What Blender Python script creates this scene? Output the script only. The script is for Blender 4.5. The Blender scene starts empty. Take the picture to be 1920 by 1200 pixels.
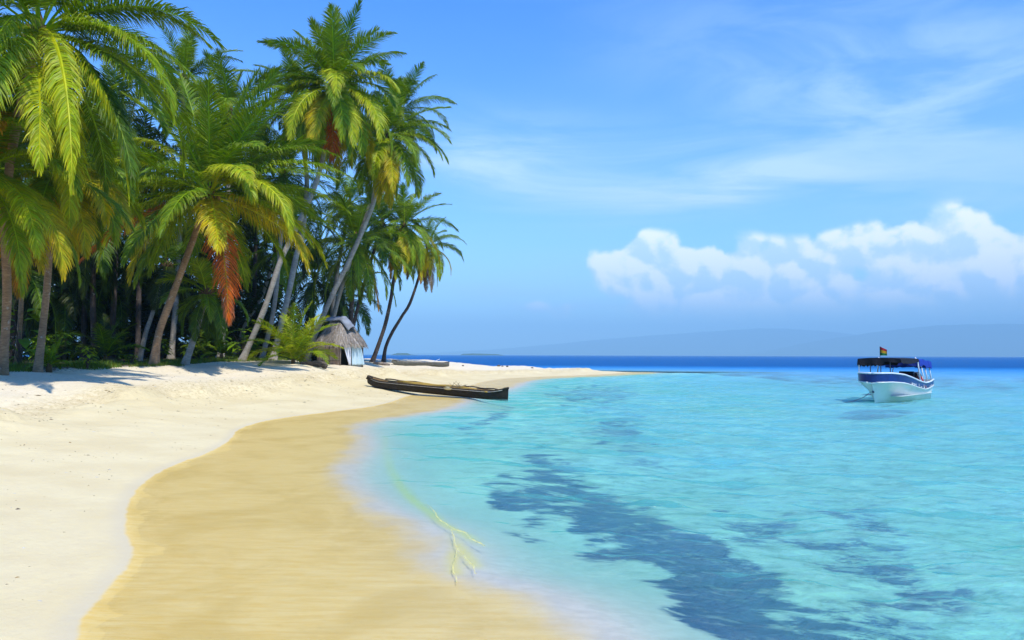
import bpy, math, random
import numpy as np
from mathutils import Vector, Matrix, noise as mnoise

SC = bpy.context.scene
COL = SC.collection
R = math.radians
PW, PH, F, CAMZ = 1920.0, 1200.0, 1493.3, 2.1
PITCH = math.atan(65.5 / F)
ROLL = R(0.19)

# ------------------------------------------------------------------ camera
cam_d = bpy.data.cameras.new('camera')
cam = bpy.data.objects.new('camera', cam_d)
COL.objects.link(cam)
cam_d.sensor_width = 36.0
cam_d.lens = F / PW * 36.0
cam_d.clip_start = 0.05
cam_d.clip_end = 80000
CM = Matrix.Rotation(R(90) + PITCH, 3, 'X') @ Matrix.Rotation(ROLL, 3, 'Z')
cam.matrix_world = Matrix.Translation((0, 0, CAMZ)) @ CM.to_4x4()
SC.camera = cam

def ray(px, py):
    """direction (with Y = 1) of a viewing ray; used to read places off the photograph"""
    d = CM @ Vector(((px - PW / 2) / F, -(py - PH / 2) / F, -1.0))
    return d / d.y
def at_depth(px, py, D):
    d = ray(px, py)
    return Vector((d.x * D, D, CAMZ + d.z * D))
def at_z(px, py, z):
    d = ray(px, py)
    D = (z - CAMZ) / d.z
    return Vector((d.x * D, D, z))

# ------------------------------------------------------------------ helpers
def tag(o, label=None, cat=None, group=None, kind=None):
    if label: o['label'] = label
    if cat: o['category'] = cat
    if group: o['group'] = group
    if kind: o['kind'] = kind
    return o
def empty(name, loc, rz=0.0):
    o = bpy.data.objects.new(name, None)
    COL.objects.link(o)
    o.location = loc
    o.rotation_euler = (0, 0, rz)
    o.empty_display_size = 0.3
    return o
def mesh_np(name, V, Q=None, T=None, mat=None, parent=None, loc=None, smooth=False, col=None, mats=None, midx=None):
    """one mesh object out of numpy vertices, quads and triangles"""
    me = bpy.data.meshes.new(name)
    V = np.asarray(V, dtype=np.float32)
    nq = 0 if Q is None else len(Q)
    nt = 0 if T is None else len(T)
    me.vertices.add(len(V)); me.vertices.foreach_set('co', V.ravel())
    loops = []
    if nq: loops.append(np.asarray(Q, dtype=np.int32).ravel())
    if nt: loops.append(np.asarray(T, dtype=np.int32).ravel())
    loops = np.concatenate(loops)
    me.loops.add(len(loops)); me.loops.foreach_set('vertex_index', loops)
    me.polygons.add(nq + nt)
    starts = np.concatenate([np.arange(nq) * 4, nq * 4 + np.arange(nt) * 3]).astype(np.int32)
    me.polygons.foreach_set('loop_start', starts)
    me.polygons.foreach_set('use_smooth', np.full(nq + nt, smooth, dtype=bool))
    if midx is not None: me.polygons.foreach_set('material_index', np.asarray(midx, dtype=np.int32))
    me.update(calc_edges=True)
    if col is not None:
        a = me.color_attributes.new('tone', 'FLOAT_COLOR', 'POINT')
        c = np.ones((len(V), 4), dtype=np.float32); c[:, :3] = col
        a.data.foreach_set('color', c.ravel())
    for m in (mats or [mat]):
        me.materials.append(m)
    o = bpy.data.objects.new(name, me)
    COL.objects.link(o)
    if parent is not None: o.parent = parent
    if loc is not None: o.location = loc
    return o

class MB:
    """collects shapes that become ONE mesh object"""
    def __init__(s): s.v = []; s.f = []; s.m = []; s.mi = 0
    def add(s, vs, fs):
        n = len(s.v); s.v += [tuple(v) for v in vs]
        for f in fs: s.f.append(tuple(i + n for i in f)); s.m.append(s.mi)
    def box(s, c, size, M=None, taper=1.0):
        x, y, z = size[0] / 2, size[1] / 2, size[2] / 2
        vs = []
        for dz in (-1, 1):
            t = taper if dz > 0 else 1.0
            for dx, dy in ((-1, -1), (1, -1), (1, 1), (-1, 1)): vs.append(Vector((dx * x * t, dy * y * t, dz * z)))
        if M is not None: vs = [M @ v for v in vs]
        vs = [v + Vector(c) for v in vs]
        s.add(vs, [(0, 3, 2, 1), (4, 5, 6, 7), (0, 1, 5, 4), (1, 2, 6, 5), (2, 3, 7, 6), (3, 0, 4, 7)])
    def tube(s, pts, rads, n=8, caps=True, flat=1.0):
        pts = [Vector(p) for p in pts]
        if not hasattr(rads, '__len__'): rads = [rads] * len(pts)
        vs = []; prev = None
        for i, p in enumerate(pts):
            t = (pts[min(i + 1, len(pts) - 1)] - pts[max(i - 1, 0)]).normalized()
            if prev is None:
                a = Vector((0, 0, 1)) if abs(t.z) < .9 else Vector((1, 0, 0))
                u = t.cross(a).normalized()
            else:
                u = (prev - t * prev.dot(t)).normalized()
            prev = u; w = t.cross(u)
            for k in range(n):
                an = 2 * math.pi * k / n
                vs.append(p + (u * math.cos(an) + w * math.sin(an) * flat) * rads[i])
        fs = []
        for i in range(len(pts) - 1):
            for k in range(n):
                a = i * n + k; b = i * n + (k + 1) % n
                fs.append((a, b, b + n, a + n))
        if caps:
            fs.append(tuple(range(n - 1, -1, -1))); fs.append(tuple(range((len(pts) - 1) * n, len(pts) * n)))
        s.add(vs, fs)
    def ball(s, c, r, sc=(1, 1, 1), seg=10, rings=7, jit=0, rng=None):
        vs = [Vector((0, 0, -r * sc[2])) + Vector(c)]
        for i in range(1, rings):
            th = math.pi * i / rings
            for k in range(seg):
                ph = 2 * math.pi * k / seg
                q = 1 + (rng.uniform(-jit, jit) if jit else 0)
                vs.append(Vector((math.sin(th) * math.cos(ph) * r * sc[0] * q, math.sin(th) * math.sin(ph) * r * sc[1] * q, -math.cos(th) * r * sc[2] * q)) + Vector(c))
        vs.append(Vector((0, 0, r * sc[2])) + Vector(c))
        fs = []
        for k in range(seg): fs.append((0, 1 + (k + 1) % seg, 1 + k))
        for i in range(rings - 2):
            for k in range(seg):
                a = 1 + i * seg + k; b = 1 + i * seg + (k + 1) % seg
                fs.append((a, b, b + seg, a + seg))
        top = len(vs) - 1; base = 1 + (rings - 2) * seg
        for k in range(seg): fs.append((base + k, base + (k + 1) % seg, top))
        s.add(vs, fs)
    def build(s, name, mat, parent=None, smooth=False, loc=None, mats=None):
        me = bpy.data.meshes.new(name)
        me.from_pydata([tuple(v) for v in s.v], [], s.f); me.update()
        for m in (mats or [mat]): me.materials.append(m)
        if mats: me.polygons.foreach_set('material_index', s.m)
        if smooth: me.polygons.foreach_set('use_smooth', [True] * len(me.polygons))
        o = bpy.data.objects.new(name, me); COL.objects.link(o)
        if parent is not None: o.parent = parent
        if loc is not None: o.location = loc
        return o

# ------------------------------------------------------------------ materials
class NT:
    def __init__(s, nt): s.nt = nt; s.N = nt.nodes; s.L = nt.links
    def n(s, t, **kw):
        nd = s.N.new(t)
        for k, v in kw.items(): setattr(nd, k, v)
        return nd
    def put(s, sock, v):
        if hasattr(v, 'is_output') or isinstance(v, bpy.types.NodeSocket): s.L.new(v, sock)
        elif v is not None:
            if hasattr(sock.default_value, '__len__') and not hasattr(v, '__len__'): v = (v,) * len(sock.default_value)
            if hasattr(v, '__len__') and len(v) == 3 and len(sock.default_value) == 4: v = tuple(v) + (1,)
            sock.default_value = v
    def math(s, op, a, b=None, c=None, clamp=False):
        nd = s.n('ShaderNodeMath', operation=op, use_clamp=clamp)
        s.put(nd.inputs[0], a)
        if b is not None: s.put(nd.inputs[1], b)
        if c is not None: s.put(nd.inputs[2], c)
        return nd.outputs[0]
    def vmath(s, op, a, b=None):
        nd = s.n('ShaderNodeVectorMath', operation=op)
        s.put(nd.inputs[0], a)
        if b is not None: s.put(nd.inputs[1], b)
        return nd.outputs[0]
    def noise(s, vec, scale, detail=4, rough=.55, dist=0.0, out=0):
        nd = s.n('ShaderNodeTexNoise')
        s.put(nd.inputs['Vector'], vec); s.put(nd.inputs['Scale'], scale)
        nd.inputs['Detail'].default_value = detail; nd.inputs['Roughness'].default_value = rough
        nd.inputs['Distortion'].default_value = dist
        return nd.outputs[out]
    def mapr(s, v, a, b, c=0.0, d=1.0, smooth=True):
        nd = s.n('ShaderNodeMapRange', interpolation_type='SMOOTHSTEP' if smooth else 'LINEAR')
        s.put(nd.inputs[0], v)
        for i, x in enumerate((a, b, c, d)): s.put(nd.inputs[i + 1], x)
        return nd.outputs[0]
    def mix(s, f, a, b, mode='MIX'):
        nd = s.n('ShaderNodeMix', data_type='RGBA', blend_type=mode)
        s.put(nd.inputs[0], f); s.put(nd.inputs[6], a); s.put(nd.inputs[7], b)
        return nd.outputs[2]
    def ramp(s, v, stops, interp='LINEAR'):
        nd = s.n('ShaderNodeValToRGB')
        cr = nd.color_ramp; cr.interpolation = interp
        while len(cr.elements) < len(stops): cr.elements.new(0.5)
        for e, (p, c) in zip(cr.elements, stops):
            e.position = p; e.color = tuple(c) + (1,) if hasattr(c, '__len__') else (c, c, c, 1)
        s.put(nd.inputs[0], v)
        return nd.outputs[0]
    def attr(s, name, out='Fac'):
        nd = s.n('ShaderNodeAttribute'); nd.attribute_name = name
        return nd.outputs[out]
    def scale(s, vec, x, y, z):
        return s.vmath('MULTIPLY', vec, (x, y, z))
def new_mat(name):
    m = bpy.data.materials.new(name); m.use_nodes = True
    m.node_tree.nodes.clear()
    t = NT(m.node_tree)
    t.out = t.n('ShaderNodeOutputMaterial')
    return m, t
def simple(name, c1, c2=None, scale=6.0, rough=.7, bump=0.0, bscale=None, stretch=(1, 1, 1), spec=.3, metal=0.0):
    m, t = new_mat(name)
    co = t.scale(t.n('ShaderNodeTexCoord').outputs['Object'], *stretch)
    b = t.n('ShaderNodeBsdfPrincipled')
    if c2 is None: c2 = tuple(x * .75 for x in c1)
    nz = t.mapr(t.noise(co, scale, 6, .6), .3, .7)
    t.put(b.inputs['Base Color'], t.mix(nz, c1, c2))
    b.inputs['Roughness'].default_value = rough
    b.inputs['Specular IOR Level'].default_value = spec
    b.inputs['Metallic'].default_value = metal
    if bump:
        bp = t.n('ShaderNodeBump'); bp.inputs['Strength'].default_value = bump; bp.inputs['Distance'].default_value = .02
        t.put(bp.inputs['Height'], t.noise(co, bscale or scale * 3, 5, .6)); t.L.new(bp.outputs[0], b.inputs['Normal'])
    t.L.new(b.outputs[0], t.out.inputs[0])
    return m

def leaf_mat(name, trans=.30, rough=.5, spec=.28):
    m, t = new_mat(name)
    col = t.attr('tone', 'Color')
    b = t.n('ShaderNodeBsdfPrincipled')
    co = t.n('ShaderNodeTexCoord').outputs['Object']
    c = t.mix(t.mapr(t.noise(co, 2.2, 3), .35, .7), col, t.mix(1.0, col, (.72, .8, .7), 'MULTIPLY'))
    t.put(b.inputs['Base Color'], c)
    b.inputs['Roughness'].default_value = rough
    b.inputs['Specular IOR Level'].default_value = spec
    tr = t.n('ShaderNodeBsdfTranslucent')
    t.put(tr.inputs[0], t.mix(1.0, c, (1.25, 1.3, .5), 'MULTIPLY'))
    mx = t.n('ShaderNodeMixShader'); mx.inputs[0].default_value = trans
    t.L.new(b.outputs[0], mx.inputs[1]); t.L.new(tr.outputs[0], mx.inputs[2])
    t.L.new(mx.outputs[0], t.out.inputs[0])
    return m
M = {}
M['frond'] = leaf_mat('palm_leaf')
M['leaf'] = leaf_mat('broad_leaf', .25)
M['grass'] = leaf_mat('grass_blade', .2, .6, .2)

def trunk_mat(name, c1, c2, c3):
    m, t = new_mat(name)
    co = t.n('ShaderNodeTexCoord').outputs['Object']
    b = t.n('ShaderNodeBsdfPrincipled')
    big = t.mapr(t.noise(co, 1.6, 4), .38, .62)
    fine = t.mapr(t.noise(t.scale(co, 1, 1, 5), 5.0, 6, .7), .3, .7)
    c = t.mix(big, c1, c2); c = t.mix(t.math('MULTIPLY', fine, .75), c, c3)
    lich = t.mapr(t.noise(co, 4.0, 5, .7), .6, .68)
    c = t.mix(t.math('MULTIPLY', lich, .5), c, (.5, .5, .44))
    t.put(b.inputs['Base Color'], c); b.inputs['Roughness'].default_value = .9
    b.inputs['Specular IOR Level'].default_value = .15
    bp = t.n('ShaderNodeBump'); bp.inputs['Strength'].default_value = .7; bp.inputs['Distance'].default_value = .03
    t.put(bp.inputs['Height'], t.noise(t.scale(co, 1, 1, 6), 6, 5, .7)); t.L.new(bp.outputs[0], b.inputs['Normal'])
    t.L.new(b.outputs[0], t.out.inputs[0])
    return m
M['bark_grey'] = trunk_mat('bark_grey', (.50, .45, .38), (.36, .32, .26), (.20, .17, .14))
M['bark_brown'] = trunk_mat('bark_brown', (.46, .29, .16), (.32, .21, .12), (.15, .09, .055))
M['bark_dark'] = trunk_mat('bark_dark', (.12, .09, .07), (.075, .06, .05), (.045, .035, .03))
M['fibre'] = simple('palm_fibre', (.16, .10, .04), (.09, .055, .025), 8, .95, .6)
M['coconut'] = simple('coconut_husk', (.22, .20, .03), (.25, .12, .03), 2.5, .5)

# ------------------------------------------------------------------ island outline and terrain height
shore_px = [(150, 1235), (172, 1200), (192, 1150), (243, 1085), (272, 1040), (256, 990), (258, 945), (288, 902), (345, 870), (400, 850),
            (440, 826), (456, 806), (500, 791), (560, 781), (640, 771), (700, 763), (742, 753), (765, 744), (800, 737), (850, 730), (890, 722),
            (905, 717), (945, 710.5), (1000, 707), (1060, 705), (1120, 702.5), (1165, 700), (1185, 698.5)]
front = [at_z(x, y, 0.0) for x, y in shore_px]
front = [(p.x, p.y) for p in front]
tip = front[-1]
poly = [(-110, -60), (-2.0, -60), (-2.1, 0), (-2.5, 3.5)] + front + [(tip[0] - 1.0, tip[1] + 3.0), (8, 104), (0, 106), (-10, 107), (-20, 108), (-34, 112), (-60, 118), (-110, 104)]
# smooth the outline
P = np.array(poly, dtype=float)
def catmull(P, closed, sub):
    out = []
    n = len(P)
    for i in range(n if closed else n - 1):
        if closed: p0, p1, p2, p3 = P[(i - 1) % n], P[i], P[(i + 1) % n], P[(i + 2) % n]
        else: p0, p1, p2, p3 = P[max(i - 1, 0)], P[i], P[i + 1], P[min(i + 2, n - 1)]
        for k in range(sub):
            t = k / sub
            out.append(.5 * ((2 * p1) + (-p0 + p2) * t + (2 * p0 - 5 * p1 + 4 * p2 - p3) * t * t + (-p0 + 3 * p1 - 3 * p2 + p3) * t ** 3))
    if not closed: out.append(P[-1])
    return np.array(out)
PS = catmull(P, True, 4)
def sdf(X, Y):
    """signed distance to the waterline, positive on land"""
    X = np.asarray(X, float).ravel(); Y = np.asarray(Y, float).ravel()
    d = np.full(X.shape, 1e18); ins = np.zeros(X.shape, bool)
    n = len(PS)
    for i in range(n):
        ax, ay = PS[i]; bx, by = PS[(i + 1) % n]
        ex, ey = bx - ax, by - ay
        L2 = ex * ex + ey * ey + 1e-12
        t = np.clip(((X - ax) * ex + (Y - ay) * ey) / L2, 0, 1)
        dx = X - ax - t * ex; dy = Y - ay - t * ey
        np.minimum(d, dx * dx + dy * dy, out=d)
        c = ((ay > Y) != (by > Y))
        if c.any():
            xi = ax + (Y - ay) / (by - ay if by != ay else 1e-9) * ex
            ins ^= (c & (X < xi))
    d = np.sqrt(d)
    return np.where(ins, d, -d)
_rs = np.random.RandomState(5)
_W = [(_rs.uniform(.6, 1) * f, _rs.uniform(0, 6.28), _rs.uniform(0, 6.28), 1 / f) for f in (.12, .2, .33, .5, .8, 1.3, 2.0, 3.1) for _ in range(3)]
def rough2(X, Y, fmin=0.0, fmax=99):
    s = np.zeros_like(X)
    for i, (f, a, ph, w) in enumerate(_W):
        if fmin <= f <= fmax: s = s + w * np.sin(6.28 * f * (X * math.cos(a) + Y * math.sin(a)) + ph + 1.3 * np.sin(1.1 * f * (X * math.sin(a) - Y * math.cos(a)) * 3))
    return s
LD = [0, .5, 2, 4, 5.2, 6.0, 8, 11, 15, 22]
LH = [0, .04, .17, .38, .56, .80, .98, 1.28, 1.50, 1.62]
SD = [0, 1, 2.9, 3.3, 3.75, 4.5, 6, 9, 14, 30, 60, 110]
SH = [0, .010, .025, .06, .14, .26, .38, .50, .62, .85, 1.2, 1.6]
def height(X, Y, fine=True):
    X = np.asarray(X, float); Y = np.asarray(Y, float); sh = X.shape
    X = X.ravel(); Y = Y.ravel()
    d = sdf(X, Y)
    dj = d + .35 * rough2(X, Y, .1, .4) * np.clip((d - 2) / 3, 0, 1) * .12
    h = np.interp(dj, LD, LH)
    h = h + .40 * np.exp(-((X + 12) ** 2 + (Y - 52) ** 2) / 90.) * np.clip(d / 7, 0, 1)
    h = h + np.clip(d - 3, 0, 1) * .0035 * rough2(X, Y, .1, .6)
    h = h * (1 - .42 * np.clip((X + 11) / 9, 0, 1) * np.clip((Y - 52) / 16, 0, 1))
    if fine:
        h = h + np.clip(d - 1.0, 0, 1.5) / 1.5 * .0045 * rough2(X, Y, .7, 4)
        scarp = np.exp(-((dj - 5.6) / 1.0) ** 2)
        h = h + scarp * .016 * rough2(X * 1.6, Y * 1.6, .3, 4)
    s = -d
    dep = np.interp(s, SD, SH)
    far = np.clip((Y - 58) / 190., 0, 1)
    dep = np.where(s > 0, dep + (far ** 1.2) * 5.5 * np.clip(s / 22, 0, 1), 0)
    dep = dep + np.clip((np.hypot(X, Y) - 300) / 300, 0, 1) * 25
    bar = np.exp(-(((X - 18) * .06) ** 2 + ((Y - 99 - (X - 14) * .12) / 4.) ** 2))
    dep = dep * (1 - .85 * bar)
    dep = dep + np.clip(s - 3, 0, 3) / 3 * .005 * rough2(X, Y, .1, .5)
    z = np.where(d > 0, h, -dep)
    return z.reshape(sh)
def hz(x, y): return float(height(np.array([x]), np.array([y]))[0])
def on_ground(px, py):
    """where a viewing ray meets the terrain"""
    d = ray(px, py)
    D = np.linspace(4, 130, 2600)
    z = CAMZ + d.z * D; g = height(d.x * D, D)
    k = np.argmax(z <= g)
    if z[k] > g[k]: k = len(D) - 1
    return Vector((d.x * D[k], D[k], g[k]))

def axis(a, b, step, grow, far):
    out = [0.0]
    while out[-1] < b: out.append(out[-1] + max(step, grow * out[-1]))
    while out[-1] < far: out.append(out[-1] + (out[-1] - out[-2]) * 1.35)
    return out
yp = axis(0, 130, .055, .0080, 24000); yn = [-v for v in axis(0, 15, .5, .1, 24000)[1:]]
xp = axis(0, 90, .065, .0115, 24000)
ys = np.array(sorted(yn + yp)); xs = np.array(sorted([-v for v in xp[1:]] + xp))
GX, GY = np.meshgrid(xs, ys)
nx, ny = len(xs), len(ys)
idx = np.arange(nx * ny).reshape(ny, nx)
Q = np.stack([idx[:-1, :-1], idx[:-1, 1:], idx[1:, 1:], idx[1:, :-1]], -1).reshape(-1, 4)
GZ = height(GX, GY)
D0 = sdf(GX, GY).reshape(GX.shape)
print('GRID', nx, ny)

# seagrass and reef rubble on the seabed, read off at seabed level
patch_px = [
    ([(950, 905), (1010, 880), (1100, 925), (1200, 968), (1300, 990), (1345, 1010), (1395, 1068), (1480, 1108), (1440, 1150), (1500, 1240), (1360, 1240), (1290, 1160), (1200, 1085), (1120, 1030), (1060, 975), (990, 985), (960, 950)], 1.0, 16),
    ([(1480, 1140), (1600, 1120), (1700, 1150), (1760, 1240), (1500, 1240)], .85, 26), ([(1480, 985), (1560, 975), (1640, 1000), (1600, 1040), (1500, 1020)], .6, 22), ([(1540, 1050), (1670, 1058), (1690, 1090), (1560, 1085)], .6, 20),
    ([(1390, 990), (1460, 1000), (1530, 1055), (1470, 1050), (1400, 1020)], .5, 20), ([(1690, 1030), (1790, 1060), (1760, 1080), (1680, 1055)], .3, 20), ([(1240, 1195), (1290, 1190), (1300, 1225), (1230, 1225)], .25, 14), ([(1700, 1100), (1800, 1110), (1780, 1150), (1700, 1140)], .4, 24),
    ([(960, 868), (1070, 862), (1090, 890), (1000, 888)], .5, 10), ([(1150, 862), (1280, 872), (1260, 886), (1150, 880)], .4, 8), ([(1130, 790), (1205, 788), (1195, 818), (1220, 838), (1150, 838), (1115, 812)], .65, 8),
    ([(1025, 738), (1120, 728), (1190, 736), (1170, 752), (1070, 755)], .6, 6), ([(1060, 760), (1160, 762), (1120, 768), (1050, 765)], .35, 3), ([(1230, 735), (1330, 738), (1300, 743), (1230, 740)], .3, 3), ([(950, 766), (962, 768), (885, 806), (868, 804)], .6, 4),
    ([(1150, 895), (1230, 905), (1190, 915), (1140, 905)], .25, 6), ([(1480, 960), (1620, 955), (1660, 975), (1500, 975)], .3, 10), ([(930, 815), (1000, 818), (980, 828), (920, 822)], .2, 5)]
GD = np.zeros(GX.shape)
MXY = GY > 4
zz = np.minimum(GZ, 0)
with np.errstate(all='ignore'):
    # nominal pixel of each seabed point (only to lay the patches out where the photograph shows them)
    inv = CM.transposed()
    rx_, ry_, rz_ = GX, GY, zz - CAMZ
    cx = inv[0][0] * rx_ + inv[0][1] * ry_ + inv[0][2] * rz_
    cy = inv[1][0] * rx_ + inv[1][1] * ry_ + inv[1][2] * rz_
    cz = inv[2][0] * rx_ + inv[2][1] * ry_ + inv[2][2] * rz_
    U = PW / 2 + F * cx / -cz; Vv = PH / 2 - F * cy / -cz
wob = rough2(GX.ravel(), GY.ravel(), .45, 4).reshape(GX.shape)
wob2 = rough2(GY.ravel() * 1.7 + 9, GX.ravel() * .9, .45, 4).reshape(GX.shape)
def poly_px(poly):
    """distance in photograph pixels to a polygon, positive inside"""
    d = np.full(GX.shape, 1e9); ins = np.zeros(GX.shape, bool); n = len(poly)
    for i in range(n):
        ax, ay = poly[i]; bx, by = poly[(i + 1) % n]; ex, ey = bx - ax, by - ay
        tt = np.clip(((U - ax) * ex + (Vv - ay) * ey) / (ex * ex + ey * ey), 0, 1)
        d = np.minimum(d, (U - ax - tt * ex) ** 2 + ((Vv - ay - tt * ey)) ** 2)
        if ay != by: ins ^= ((ay > Vv) != (by > Vv)) & (U < ax + (Vv - ay) / (by - ay) * ex)
    d = np.sqrt(d); return np.where(ins, d, -d)
for pp, am, soft in patch_px:
    q = np.nan_to_num(poly_px(pp), nan=-1e6) + (wob + .6 * wob2) * soft * .34
    g = np.clip((q + soft * 2.0) / (soft * 3.8), 0, 1); g = g * g * (3 - 2 * g) * am
    GD = np.where(MXY & (D0 < -1), 1 - (1 - GD) * (1 - g), GD)

wk = np.array([(p.x, p.y) for p in [at_z(x, y, 0.0) for x, y in ((722, 815), (726, 850), (740, 885), (770, 925), (806, 952), (822, 972), (845, 990), (870, 1000), (886, 1013), (910, 1026))]])
wk2 = np.array([(p.x, p.y) for p in [at_z(x, y, 0.0) for x, y in ((845, 993), (856, 1025), (870, 1043), (885, 1062), (893, 1078))]])
wk3 = np.array([(p.x, p.y) for p in [at_z(x, y, 0.0) for x, y in ((857, 1028), (850, 1062), (856, 1095))]])
def line_dist(Pl, X, Y):
    Pl = catmull(Pl, False, 4); d = np.full(X.shape, 1e9); tt = np.zeros(X.shape)
    for i in range(len(Pl) - 1):
        ax, ay = Pl[i]; ex, ey = Pl[i + 1] - Pl[i]
        t_ = np.clip(((X - ax) * ex + (Y - ay) * ey) / (ex * ex + ey * ey), 0, 1)
        q = (X - ax - t_ * ex) ** 2 + (Y - ay - t_ * ey) ** 2
        k = q < d; d = np.where(k, q, d); tt = np.where(k, (i + t_) / (len(Pl) - 1), tt)
    return np.sqrt(d), tt
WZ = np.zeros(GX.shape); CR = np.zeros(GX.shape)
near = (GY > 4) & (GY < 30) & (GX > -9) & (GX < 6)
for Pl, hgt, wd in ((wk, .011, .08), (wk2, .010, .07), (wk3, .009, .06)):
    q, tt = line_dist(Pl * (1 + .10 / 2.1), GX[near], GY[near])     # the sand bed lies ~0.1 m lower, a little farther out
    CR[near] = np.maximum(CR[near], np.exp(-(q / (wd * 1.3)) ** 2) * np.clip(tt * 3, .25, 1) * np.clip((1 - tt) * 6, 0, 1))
    q, tt = line_dist(Pl, GX[near], GY[near])
    WZ[near] += hgt * np.exp(-(q / wd) ** 2) * np.sin(np.clip(tt, 0, 1) * math.pi) ** .5

def set_attr(o, name, arr):
    a = o.data.attributes.new(name, 'FLOAT', 'POINT')
    a.data.foreach_set('value', np.asarray(arr, dtype=np.float32).ravel())

# ---- sand + seabed, one sheet
m, t = new_mat('sand')
co = t.n('ShaderNodeTexCoord').outputs['Object']
d = t.attr('inland')
b = t.n('ShaderNodeBsdfPrincipled')
n1 = t.mapr(t.noise(co, .5, 4), .35, .65); n2 = t.mapr(t.noise(co, 7, 6, .7), .35, .7); n3 = t.noise(co, 60, 3, .6)
dry = t.mix(n1, (.72, .60, .33), (.66, .535, .28))
upper = t.mix(n2, (.77, .66, .46), (.70, .59, .39))
c = t.mix(t.mapr(d, 4.5, 8.5), dry, upper)
c = t.mix(t.math('MULTIPLY', n2, .35), c, (.60, .50, .31))
speck = t.mapr(t.noise(co, 16, 4, .75), .66, .72)
c = t.mix(t.math('MULTIPLY', speck, t.mapr(t.noise(co, .45, 3), .42, .62, 0, .6)), c, (.36, .27, .12))
wl = t.math('ADD', d, t.math('MULTIPLY', t.math('SUBTRACT', t.noise(co, 2.1, 5, .6), .5), .14))
berm = t.math('MULTIPLY', t.mapr(wl, 4.4, 5.3), t.mapr(wl, 7.0, 6.0))
c = t.mix(t.math('MULTIPLY', berm, t.mapr(n2, .1, .9, .1, .7)), c, (.52, .40, .20))
wet = t.mapr(wl, .15, .09)
wn = t.mapr(t.noise(t.scale(co, .6, 4.5, 1), 2.2, 6, .65), .32, .68)
wn2 = t.mapr(t.noise(t.scale(co, 1.0, 9, 1), 4.0, 4, .6), .40, .62)
wcol = t.mix(wn, (.68, .445, .10), (.74, .53, .17))
wcol = t.mix(t.math('MULTIPLY', wn2, .38), wcol, (.72, .58, .26))
wcol = t.mix(t.math('MULTIPLY', t.mapr(t.noise(t.scale(co, 1, .8, 1), .75, 5, .65, .6), .42, .64), .42), wcol, (.52, .335, .06))
wcol = t.mix(t.math('MULTIPLY', t.mapr(t.noise(co, 24, 3, .7), .62, .72), .35), wcol, (.30, .21, .09))
c = t.mix(wet, c, wcol)
damp = t.math('MULTIPLY', t.mapr(wl, .42, .15), t.math('SUBTRACT', 1.0, wet))
c = t.mix(t.math('MULTIPLY', damp, .5), c, (.55, .47, .31))
wq = t.math('ADD', d, t.math('MULTIPLY', t.math('SUBTRACT', t.noise(t.scale(co, 1, .6, 1), .9, 5, .6), .5), 1.3))
pale = t.mix(t.mapr(t.noise(t.scale(co, 1, 1.5, 1), 6, 5, .7), .35, .65), (.50, .45, .34), (.58, .52, .40))
c = t.mix(t.mapr(wq, -2.5, -3.3), c, pale)
c = t.mix(t.mapr(wq, -3.6, -6.0), c, t.mix(n2, (.70, .66, .48), (.60, .58, .40)))
c = t.mix(t.math('MULTIPLY', t.attr('crest'), .7), c, (.66, .56, .10))  # gold light refracted by the wavelets, painted into the bed colour
reef = t.mapr(t.noise(t.scale(co, .8, 1.6, 1), 3.2, 6, .72, .6), .36, .60)
gsa = t.attr('seagrass')
gm = t.mapr(t.math('ADD', gsa, t.math('MULTIPLY', t.math('SUBTRACT', reef, .5), t.mapr(gsa, 0, .5, 0, .75, False))), .08, .92)
bed = t.mix(t.mapr(t.noise(co, 9, 4, .7), .35, .65), (.005, .024, .10), (.02, .055, .14))
c = t.mix(gm, c, bed)
rub_caustic = t.noise(t.scale(co, .8, 1.2, 1), 1.9, 7, .74)
spx = t.n('ShaderNodeSeparateXYZ'); t.put(spx.inputs[0], co)
shore_near = t.math('MULTIPLY', t.mapr(wq, -4.2, -6.5), t.mapr(spx.outputs[1], 45, 70, 1, 0))
c = t.mix(t.math('MULTIPLY', t.math('MULTIPLY', t.mapr(rub_caustic, .50, .60), shore_near), t.mapr(gsa, .7, .2, 0, .60)), c, (.20, .25, .14))
c = t.mix(t.math('MULTIPLY', t.math('MULTIPLY', t.mapr(rub_caustic, .46, .38), shore_near), t.mapr(gsa, .9, .3, .25, .75)), c, (.86, .84, .52))  # pale patches paint caustic light onto the seabed
grove_floor = t.attr('grove_floor')
c = t.mix(t.mapr(t.math('ADD', grove_floor, t.math('MULTIPLY', t.math('SUBTRACT', n2, .5), .5)), .35, .65), c, (.07, .06, .03))
t.put(b.inputs['Base Color'], c)
t.put(b.inputs['Roughness'], t.mapr(wl, .20, .0, .95, .45))
t.put(b.inputs['Specular IOR Level'], t.mapr(wl, .3, 0, .1, .35))
bp = t.n('ShaderNodeBump'); bp.inputs['Strength'].default_value = .55; bp.inputs['Distance'].default_value = .03
hh = t.math('ADD', t.noise(co, 9, 6, .65), t.math('MULTIPLY', n3, .25))
t.put(bp.inputs['Height'], hh); t.put(bp.inputs['Strength'], t.mapr(wl, -.2, .6, .08, .55))
t.L.new(bp.outputs[0], b.inputs['Normal']); t.L.new(b.outputs[0], t.out.inputs[0])
M['sand'] = m
ground = mesh_np('beach', np.stack([GX, GY, GZ], -1).reshape(-1, 3), Q, mat=m, smooth=True)
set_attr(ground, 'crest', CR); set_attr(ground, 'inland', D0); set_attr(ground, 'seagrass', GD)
ground['kind'] = 'structure'

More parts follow.
